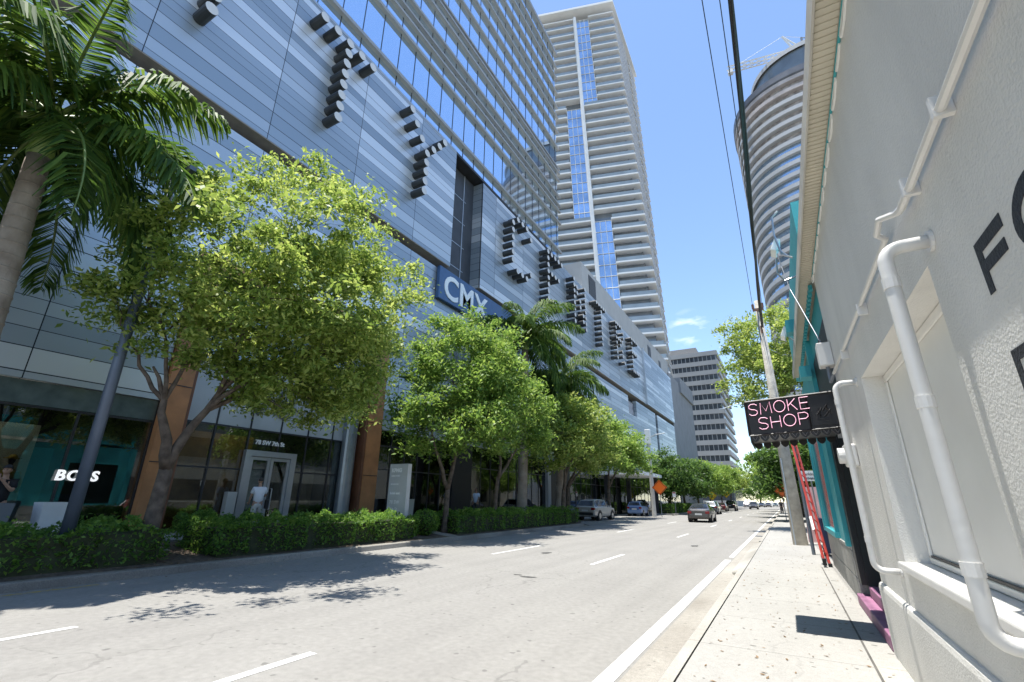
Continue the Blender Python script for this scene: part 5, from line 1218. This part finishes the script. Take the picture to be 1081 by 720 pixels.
car('hatch', 'small_hatchback', 'small blue hatchback with darker blue tailgate near the pale canopy', (-14.6, 54.6, 0.006), R_(2), paint('mid blue car paint', (0.20, 0.30, 0.52), 0.1), hatch_paint=paint('blue tailgate paint', (0.06, 0.13, 0.33)))
car('sedan', 'grey_car', 'dark grey sedan driving away in the middle lane', (-6.42, 44.2, 0.002), R_(1.5), paint('dark grey paint', (0.085, 0.08, 0.078), 0.5))
car('suv', 'dark_car', 'dark blue car just ahead of the grey sedan', (-9.0, 71.5, 0.002), 0.0, paint('dark blue paint', (0.03, 0.05, 0.075)))
car('sedan', 'maroon_car', 'dark maroon car between the blue car and the black pickup', (-10.2, 94, 0.002), 0.0, paint('maroon paint', (0.10, 0.03, 0.035)))
car('pickup', 'black_pickup', 'black pickup truck below the nearer yellow crossing sign', (-9.5, 103, 0.002), 0.0, paint('black car paint', (0.016, 0.015, 0.014)), cat='truck')
car('suv', 'dark_car', 'dark oncoming SUV in the centre of the road far ahead', (-7.0, 129, 0.002), math.pi, paint('charcoal paint', (0.05, 0.05, 0.06)))
car('suv', 'white_car', 'white vehicle far ahead beside the farther yellow sign', (-11.2, 172, 0.002), 0.0, paint('white fleet paint', (0.7, 0.7, 0.7), 0.0))
for x, y, lb, cc in ((-7.6, 186, 'tiny dark car far ahead, left of the distant pair', (0.03, 0.03, 0.035)), (-5.8, 192, 'tiny dark car far ahead, right of the distant pair', (0.06, 0.05, 0.05)), (-4.6, 240, 'tiny pale car at the very end of the road', (0.5, 0.5, 0.48))):
    car('sedan', 'distant_car', lb, (x, y, 0.002), math.pi, paint('far paint %d' % y, cc), group='distant cars on the road')

# ------------------------------------------------------------------ people
M_skin = mat('skin', (0.42, 0.25, 0.17), 0.55, var=0.05)
M_skin2 = mat('deeper skin', (0.28, 0.16, 0.10), 0.55, var=0.05)
M_hair = mat('dark hair', (0.025, 0.018, 0.013), 0.6)
def skin_mesh(edges, verts, radii, root=0, sub=2):
    me = bpy.data.meshes.new('s'); me.from_pydata(verts, edges, []); o = bpy.data.objects.new('s', me); C.objects.link(o)
    sk = o.modifiers.new('skin', 'SKIN'); sk.use_smooth_shade = True
    d = me.skin_vertices[0].data if me.skin_vertices else None
    if d is None:
        bm = __import__('bmesh').new(); bm.from_mesh(me); bm.verts.layers.skin.verify(); bm.to_mesh(me); bm.free(); d = me.skin_vertices[0].data
    for i, r in enumerate(radii):
        d[i].radius = (r, r) if not isinstance(r, tuple) else r; d[i].use_root = (i == root)
    ss = o.modifiers.new('sub', 'SUBSURF'); ss.levels = sub; ss.render_levels = sub
    dg = bpy.context.evaluated_depsgraph_get(); dg.update()
    out = bpy.data.meshes.new_from_object(o.evaluated_get(dg)); bpy.data.objects.remove(o); bpy.data.meshes.remove(me)
    return out
def person(label, loc, rz, J, shirt, trousers, skin=None, shorts=False, hair=None, cap=None, scale=1.0, lean=0.0, bag=None, shoes=None):
    """J: joints in metres, facing +Y; arms/legs given as elbow, wrist, knee, ankle points"""
    skin = skin or M_skin
    root = empty('person', (0, 0, 0), label=label, cat='person')
    V = []; E = []; Rr = []
    def v(p, r, parent=None):
        V.append(tuple(p)); Rr.append(r)
        if parent is not None: E.append((parent, len(V) - 1))
        return len(V) - 1
    pel = v((0, 0, .95), (.15, .11)); wa = v((0, lean * .3, 1.12), (.135, .10), pel); ch = v((0, lean * .7, 1.32), (.165, .115), wa); nb_ = v((0, lean * .9, 1.47), .07, ch); nk_ = v((0, lean + .015, 1.56), .055, nb_); hd = v((0, lean + .03, 1.64), .07, nk_)
    for s, key in ((1, 'R'), (-1, 'L')):
        sh = v((s * .185, lean * .85, 1.42), .062, ch); el = v(J['el' + key], .045, sh); wr = v(J['wr' + key], .03, el)
        a = (Vector(J['wr' + key]) - Vector(J['el' + key])).normalized(); pl = Vector(J['wr' + key]) + a * .075; palm_ = v(pl, (.038, .024), wr)
        sx_ = a.cross(Vector((0, 0, 1)) if abs(a.z) < .8 else Vector((0, 1, 0))).normalized(); bn_ = sx_.cross(a)
        for q, (off, ln_) in enumerate(((-.03, .068), (-.01, .08), (.01, .075), (.029, .058))):
            k1 = v(pl + sx_ * off + a * .03, .0095, palm_); k2 = v(pl + sx_ * off * 1.1 + a * (.03 + ln_ * .5) + bn_ * .012, .0085, k1); v(pl + sx_ * off * 1.1 + a * (.03 + ln_ * .85) + bn_ * .038, .007, k2)
        t1 = v(pl - sx_ * .045 - a * .02, .011, palm_); v(pl - sx_ * .062 + a * .025 + bn_ * .012, .009, t1)
        hp = v((s * .095, 0, .88), .098, pel); kn = v(J['kn' + key], .06, hp); an = v(J['an' + key], .04, kn)
        A = Vector(J['an' + key]); v(A + Vector((0, .12, -.045)), .036, an)
    body_me = skin_mesh(E, V, Rr)
    mb = MB(); mb.add([x.co for x in body_me.vertices], [tuple(p.vertices) for p in body_me.polygons]); bpy.data.meshes.remove(body_me)
    # head with brow, nose, ears, jaw
    hc = Vector((0, lean + .045, 1.70)); hm = MB(); hm.ball((0, 0, 0), .076, .096, .118, 20, 16)
    hv = []
    for p in hm.v:
        x, y, z = p
        if z < -.03: x *= 1 - .35 * ((-z - .03) / .09); y = y * (1 - .12 * ((-z - .03) / .09)) + .012
        if y > .05 and abs(x) < .022 and -.035 < z < .02: y += .022 * (1 - abs(x) / .022)
        if y > .05 and .015 < abs(x) < .045 and 0 < z < .03: y -= .008
        hv.append(Vector((x, y, z)) + hc)
    mb.add(hv, hm.f)
    for s in (-1, 1): mb.ball(hc + Vector((s * .078, -.005, -.005)), .012, .02, .032, 8, 6)
    mb.build('body', skin, root, smooth=True)
    ey = MB()
    for s in (-1, 1): ey.ball(hc + Vector((s * .03, .082, .008)), .011, .008, .008, 8, 6)
    ey.build('eyes', mat('dark eyes', (0.02, 0.015, 0.01), 0.2), root)
    hr = MB(); hr.ball(hc + Vector((0, -.014, .028)), .083, .097, .105, 16, 10); hr.f = [f for f in hr.f if sum(hr.v[i][2] for i in f) / len(f) > hc.z + (.005 if sum(hr.v[i][1] for i in f) / len(f) < hc.y + .01 else .062)]; hr.m = [0] * len(hr.f)
    hr.build('hair', hair or M_hair, root, smooth=True)
    if cap:
        cp = MB(); cp.ball(hc + Vector((0, -.008, .045)), .089, .104, .095, 16, 10); cp.f = [f for f in cp.f if sum(cp.v[i][2] for i in f) / len(f) > hc.z + .05]; cp.m = [0] * len(cp.f)
        cp.box(-.06, .06, hc.y + .07, hc.y + .17, hc.z + .055, hc.z + .066); cp.build('cap', cap, root, smooth=False)
    # shirt: torso and sleeves
    V2 = [(0, 0, .86), (0, lean * .3, 1.12), (0, lean * .7, 1.32), (0, lean * .9, 1.46)]; E2 = [(0, 1), (1, 2), (2, 3)]; R2 = [(.20, .16), (.18, .145), (.20, .15), .095]
    for s, key in ((1, 'R'), (-1, 'L')):
        sp = Vector((s * .19, lean * .85, 1.42)); el = Vector(J['el' + key]); V2 += [tuple(sp), tuple(sp.lerp(el, .78))]; k = len(V2); E2 += [(2, k - 2), (k - 2, k - 1)]; R2 += [.09, .08]
    sm = skin_mesh(E2, V2, R2, sub=1); x = MB(); x.add([q.co for q in sm.vertices], [tuple(p.vertices) for p in sm.polygons]); bpy.data.meshes.remove(sm); x.build('shirt', shirt, root, smooth=True)
    V3 = [(0, 0, .98), (0, 0, .90)]; E3 = [(0, 1)]; R3 = [(.175, .14), (.18, .145)]
    for s, key in ((1, 'R'), (-1, 'L')):
        hp = Vector((s * .095, 0, .86)); kn = Vector(J['kn' + key]); an = Vector(J['an' + key])
        V3 += [tuple(hp), tuple(hp.lerp(kn, .55)), tuple(hp.lerp(kn, .98))]; k = len(V3); E3 += [(1, k - 3), (k - 3, k - 2), (k - 2, k - 1)]; R3 += [.125, .115, .105]
        if not shorts: V3 += [tuple(kn.lerp(an, .5)), tuple(kn.lerp(an, .97))]; E3 += [(k - 1, k), (k, k + 1)]; R3 += [.085, .075]
    sm = skin_mesh(E3, V3, R3, sub=1); x = MB(); x.add([q.co for q in sm.vertices], [tuple(p.vertices) for p in sm.polygons]); bpy.data.meshes.remove(sm); x.build('shorts' if shorts else 'trousers', trousers, root, smooth=True)
    for key in 'RL':
        A = Vector(J['an' + key]); sh_ = MB(); sh_.ball(A + Vector((0, .06, -.04)), .048, .135, .05, 12, 8); sh_.build('shoe', shoes or M_trim, root, smooth=True)
    root.location = loc; root.rotation_euler = (0, 0, rz); root.scale = (scale,) * 3
    return root
STAND = dict(elR=(.235, -.02, 1.16), wrR=(.25, .05, .93), elL=(-.235, -.02, 1.16), wrL=(-.25, .05, .93), knR=(.10, .02, .5), anR=(.105, -.01, .09), knL=(-.10, .02, .5), anL=(-.105, -.01, .09))
WALK = dict(STAND, knR=(.10, .16, .51), anR=(.10, .20, .09), knL=(-.10, .0, .50), anL=(-.10, -.25, .13), elR=(.24, -.12, 1.17), wrR=(.25, -.05, .95), elL=(-.24, .08, 1.17), wrL=(-.24, .22, .98))
PUSH = dict(WALK, elR=(.26, .10, 1.17), wrR=(.22, .32, 1.15))
PHOTO = dict(STAND, elR=(.25, .16, 1.22), wrR=(.08, .27, 1.46), elL=(-.25, .14, 1.2), wrL=(-.07, .27, 1.44))
person('man in white T-shirt and pale shorts walking to the glass entrance doors', (-17.3, 11.25, 0.45), R_(70), PUSH, mat('white cotton', (0.72, 0.73, 0.76), 0.8), mat('pale grey shorts', (0.48, 0.47, 0.44), 0.85), shorts=True, lean=.05)
hb = empty('shoulder_bag', (-17.2, 11.55, 1.2), label='black bag carried by the man in the white T-shirt', cat='bag')
MB().box(-17.30, -17.12, 11.50, 11.62, 1.15, 1.50).build('bag', M_black, hb, bevel=.04); MB().tube([(-17.25, 11.56, 1.48), (-17.22, 11.53, 1.75), (-17.2, 11.5, 1.48)], .012, 5).build('strap', M_black, hb)
person('man in black T-shirt and cap, hands raised to his face by the corner window', (-16.9, 4.22, 0.45), R_(-125), PHOTO, mat('black cotton', (0.012, 0.012, 0.013), 0.8), mat('black trousers', (0.015, 0.015, 0.018), 0.85), skin=M_skin, cap=M_black)
person('man in pale blue shirt and dark trousers walking past the far storefront', (-17.0, 25.55, 0.45), R_(180), WALK, mat('pale blue cotton', (0.50, 0.57, 0.68), 0.8), M_black, skin=M_skin2)
person('man in blue shirt standing beyond the silver grey SUV', (-15.0, 45.4, 0.006), R_(160), STAND, mat('mid blue cotton', (0.16, 0.24, 0.45), 0.8), mat('navy trousers', (0.03, 0.035, 0.06), 0.85), skin=M_skin2)
person('distant pedestrian in black on the right pavement', (-0.75, 74.2, 0.15), 0.0, WALK, _M['black cotton'], M_black, skin=M_skin2)
# shop mannequin in yellow
mq = empty('mannequin', (-18.5, 4.62, 0.75), label='mannequin in yellow shirt and yellow hat behind the corner shop glass', cat='mannequin')
mz = .75
b = MB(); b.tube([(-18.5, 4.62, mz), (-18.5, 4.62, mz + .8)], .02, 6); b.ball((-18.5, 4.62, mz + 1.72), .075, .08, .11); b.tube([(-18.5, 4.62, mz + 1.4), (-18.5, 4.62, mz + 1.65)], .05, 8)
for s in (-1, 1): b.tube([(-18.5, 4.62 + s * .09, mz + .85), (-18.5, 4.62 + s * .10, mz + .45), (-18.5, 4.62 + s * .1, mz + .06)], [.085, .06, .04], 8)
b.build('body', M_black, mq, smooth=True)
my = mat('yellow cloth', (0.55, 0.36, 0.05), 0.8)
b = MB(); b.tube([(-18.5, 4.62, mz + .80), (-18.5, 4.62, mz + 1.1), (-18.5, 4.62, mz + 1.38), (-18.5, 4.62, mz + 1.50)], [.19, .17, .21, .09], 12)
for s in (-1, 1): b.tube([(-18.5, 4.62 + s * .19, mz + 1.42), (-18.47, 4.62 + s * .27, mz + 1.15), (-18.4, 4.62 + s * .27, mz + .88)], [.075, .065, .05], 8)
b.build('shirt', my, mq, smooth=True)
b = MB(); b.ball((-18.5, 4.62, mz + 1.80), .10, .10, .085); b.cyl((-18.5, 4.62, mz + 1.765), (-18.5, 4.62, mz + 1.785), .19, 18); b.build('hat', my, mq, smooth=True)

# ------------------------------------------------------------------ street furniture
sp = empty('lamp_column', (-13.0, 4.42, 0.3), label='slender blue grey steel column rising out of the left hedge', cat='lamp post')
MB().tube([(-13.0, 4.42, 0.2), (-13.0, 4.42, 5), (-13.0, 4.42, 9.6)], [0.125, 0.11, 0.085], 16).build('shaft', mat('blue grey steel', (0.12, 0.15, 0.20), 0.4, 0.3, var=0.08), sp, smooth=True)
MB().cyl((-13.0, 4.42, 0.2), (-13.0, 4.42, 0.55), 0.17, 16).build('base', _M['blue grey steel'], sp)
MB().box(-13.1, -12.0, 4.34, 4.5, 9.5, 9.62).build('lamp_head', _M['blue grey steel'], sp)
def planter(label, x, y, w, h, m, taper=.78):
    o = empty('planter', (x, y, 0.45), label=label, cat='planter')
    z = .45; a, b = w / 2 * taper, w / 2
    q = MB(); q.add([(x - a, y - a, z), (x + a, y - a, z), (x + a, y + a, z), (x - a, y + a, z), (x - b, y - b, z + h), (x + b, y - b, z + h), (x + b, y + b, z + h), (x - b, y + b, z + h),
                     (x - b + .05, y - b + .05, z + h), (x + b - .05, y - b + .05, z + h), (x + b - .05, y + b - .05, z + h), (x - b + .05, y + b - .05, z + h), (x - b + .05, y - b + .05, z + h - .1), (x + b - .05, y - b + .05, z + h - .1), (x + b - .05, y + b - .05, z + h - .1), (x - b + .05, y + b - .05, z + h - .1)],
                    [(0, 3, 2, 1), (0, 1, 5, 4), (1, 2, 6, 5), (2, 3, 7, 6), (3, 0, 4, 7), (4, 5, 9, 8), (5, 6, 10, 9), (6, 7, 11, 10), (7, 4, 8, 11), (8, 9, 13, 12), (9, 10, 14, 13), (10, 11, 15, 14), (11, 8, 12, 15)])
    q.build('pot', m, o)
    MB().quad((x - b + .05, y - b + .05, z + h - .1), (x + b - .05, y - b + .05, z + h - .1), (x + b - .05, y + b - .05, z + h - .1), (x - b + .05, y + b - .05, z + h - .1)).build('soil', M_soil, o)
planter('tall white tapered planter in front of the corner shop window', -16.3, 5.12, .62, .95, M_white)
planter('grey square planter at the very left edge', -16.3, 3.98, .66, .93, mat('grey planter', (0.22, 0.23, 0.24), 0.6))
planter('beige planter behind the mid sized tree', -17.2, 19.2, .7, 1.1, M_conc, .9)
# totem directory sign
tt = empty('totem_sign', (-13.55, 14.75, 0.3), label='grey leaning-looking totem directory sign rising behind the hedge', cat='sign')
MB().box(-14.10, -13.12, 14.70, 14.92, 0.25, 2.92).build('slab', mat('brushed grey totem', (0.55, 0.56, 0.56), 0.4, 0.15, var=0.06), tt, bevel=.01)
mt = mat('pale totem lettering', (0.9, 0.9, 0.9), 0.5)
def tline(body, size, z, bold=0.0):
    E_ = lambda u, v, w: (-13.98 + u, 14.694 - w * .2, z + v)
    text_mb(body, size, E_, bold=bold, depth=0.01).build('lettering', mt, tt)
tline('KPMG', .20, 2.60, .012); tline('DIRECTORY', .085, 2.42, .002); tline('RESIDENCES', .075, 2.10, .002); tline('hotel east', .13, 1.74, .006); tline('78 SW', .19, 1.38); tline('7th St', .19, 1.12)
# pale concrete lamp pole
lp = empty('concrete_lamp_pole', (-12.5, 53, 0), label='pale concrete lamp pole with boxy head beside the drop-off', cat='lamp post')
MB().tube([(-12.5, 53, 0), (-12.5, 53, 8.4)], [0.24, 0.17], 8).build('shaft', mat('pale pole concrete', (0.52, 0.50, 0.46), 0.8, var=0.08), lp)
MB().box(-12.8, -12.2, 52.8, 53.2, 7.6, 9.2).build('lamp_head', M_white, lp, bevel=.05); MB().tube([(-12.5, 53, 8.2), (-11.6, 53, 8.6), (-10.6, 53, 8.7)], .05, 6).build('arm', M_alu, lp)
# far street lamp arm seen left of the hanging sign
fl = empty('cobra_lamp', (0.2, 66, 0.15), label='grey street lamp whose curved arm reaches out left of the hanging sign box', cat='lamp post')
MB().tube([(0.2, 66, 0.1), (0.2, 66, 13.3)], [.14, .09], 10).build('shaft', M_alu, fl); MB().tube([(0.2, 66, 13.2), (-2, 66, 13.75), (-4, 66, 13.65), (-5.4, 66, 13.2)], .055, 6).build('arm', M_alu, fl)
MB().box(-6.0, -5.3, 65.85, 66.15, 13.05, 13.2).build('lamp_head', M_alu, fl, bevel=.03)
# road signs
def diamond(name, label, x, y, zc, half, col, legs=True, icon=None):
    o = empty(name, (x, y, 0.1), label=label, cat='road sign')
    q = MB(); P = [(x - half, zc), (x, zc - half), (x + half, zc), (x, zc + half)]; q.prism_axis(P, y, y + .02, 1); pl = q.build('plate', col, o)
    h2 = half * .92; h1 = half * .86; q = MB()
    A = [(x - h2, zc), (x, zc - h2), (x + h2, zc), (x, zc + h2)]; B = [(x - h1, zc), (x, zc - h1), (x + h1, zc), (x, zc + h1)]
    for i in range(4):
        j = (i + 1) % 4; q.prism_axis([A[i], A[j], B[j], B[i]], y - .006, y - .001, 1)
    q.build('border', M_black, pl)
    if icon: icon(x, y - .006, zc, half, pl)
    MB().tube([(x, y + .05, 0.0), (x, y + .05, zc + half * .5)], .035, 6).build('post', M_steel, o)
    return o
M_org = mat('orange sign sheet', (0.85, 0.16, 0.015), 0.45); M_yel = mat('yellow sign sheet', (0.72, 0.46, 0.02), 0.45)
def walker(x, y, z, h, pl):
    q = MB(); q.ball((x, y, z + h * .38), h * .1, .004, h * .1, 10, 6); q.prism_axis([(x - h * .08, z + h * .25), (x + h * .1, z + h * .22), (x + h * .08, z - h * .1), (x + h * .22, z - h * .5), (x + h * .12, z - h * .52), (x, z - h * .2), (x - h * .2, z - h * .5), (x - h * .28, z - h * .46), (x - h * .06, z - h * .05)], y - .004, y, 1); q.build('symbol', M_black, pl)
diamond('work_sign', 'orange diamond road work sign on the left pavement', -11.5, 52.0, 2.95, .78, M_org)
diamond('work_sign', 'orange diamond sign half hidden by the wooden pole on the right', -0.25, 44.5, 2.58, .62, M_org)
diamond('crossing_sign', 'nearer yellow diamond pedestrian crossing sign above the black pickup', -9.2 - 1.9, 90, 2.55, .8, M_yel, icon=walker)
diamond('crossing_sign', 'farther yellow diamond crossing sign in the median of trees', -11.9, 121, 3.3, .9, M_yel, icon=walker)
ps = empty('parking_sign', (-12.3, 61, 0.1), label='small white and red parking sign between orange sign and hedge', cat='road sign')
MB().box(-12.0, -11.62, 60.98, 61.0, 2.1, 2.65).build('plate', M_white, ps); MB().box(-11.98, -11.64, 60.96, 60.978, 2.5, 2.62).build('red_band', M_tail, ps); MB().tube([(-11.81, 61.04, 0), (-11.81, 61.04, 2.7)], .03, 6).build('post', M_steel, ps)
rs = empty('red_shop_sign', (-16.2, 36.95, 0.0), label='square red sign on a post beside the dark trunked tree', cat='sign')
MB().box(-16.22, -16.18, 36.4, 37.5, 2.0, 2.9).build('plate', mat('red orange sign', (0.62, 0.06, 0.04), 0.5), rs); MB().tube([(-16.2, 36.95, 0.0), (-16.2, 36.95, 2.0)], .03, 6).build('post', M_steel, rs)
# traffic signal mast far ahead
ms = empty('signal_mast', (-12.2, 146, 0), label='grey traffic signal mast arm spanning the far junction', cat='traffic light')
MB().tube([(-12.2, 146, 0), (-12.2, 146, 7.2)], .16, 8).build('post', M_steel, ms); MB().tube([(-12.2, 146, 6.6), (-1.5, 146, 7.0)], .10, 6).build('arm', M_steel, ms)
for x in (-8.5, -5, -2.2): MB().box(x - .2, x + .2, 145.8, 146.1, 5.9, 7.1).build('signal_head', M_black, ms)
# drain grate in the right gutter
dg_ = empty('drain_grate', (-1.42, 27.5, 0), label='iron drain grate in the right gutter', cat='drain')
q = MB()
for i in range(8): q.box(-1.6 + i * .045, -1.575 + i * .045, 27.2, 27.8, .008, .018)
q.build('bars', M_steel, dg_); MB().box(-1.62, -1.24, 27.18, 27.82, .0065, .0085).build('pit', M_black, dg_)
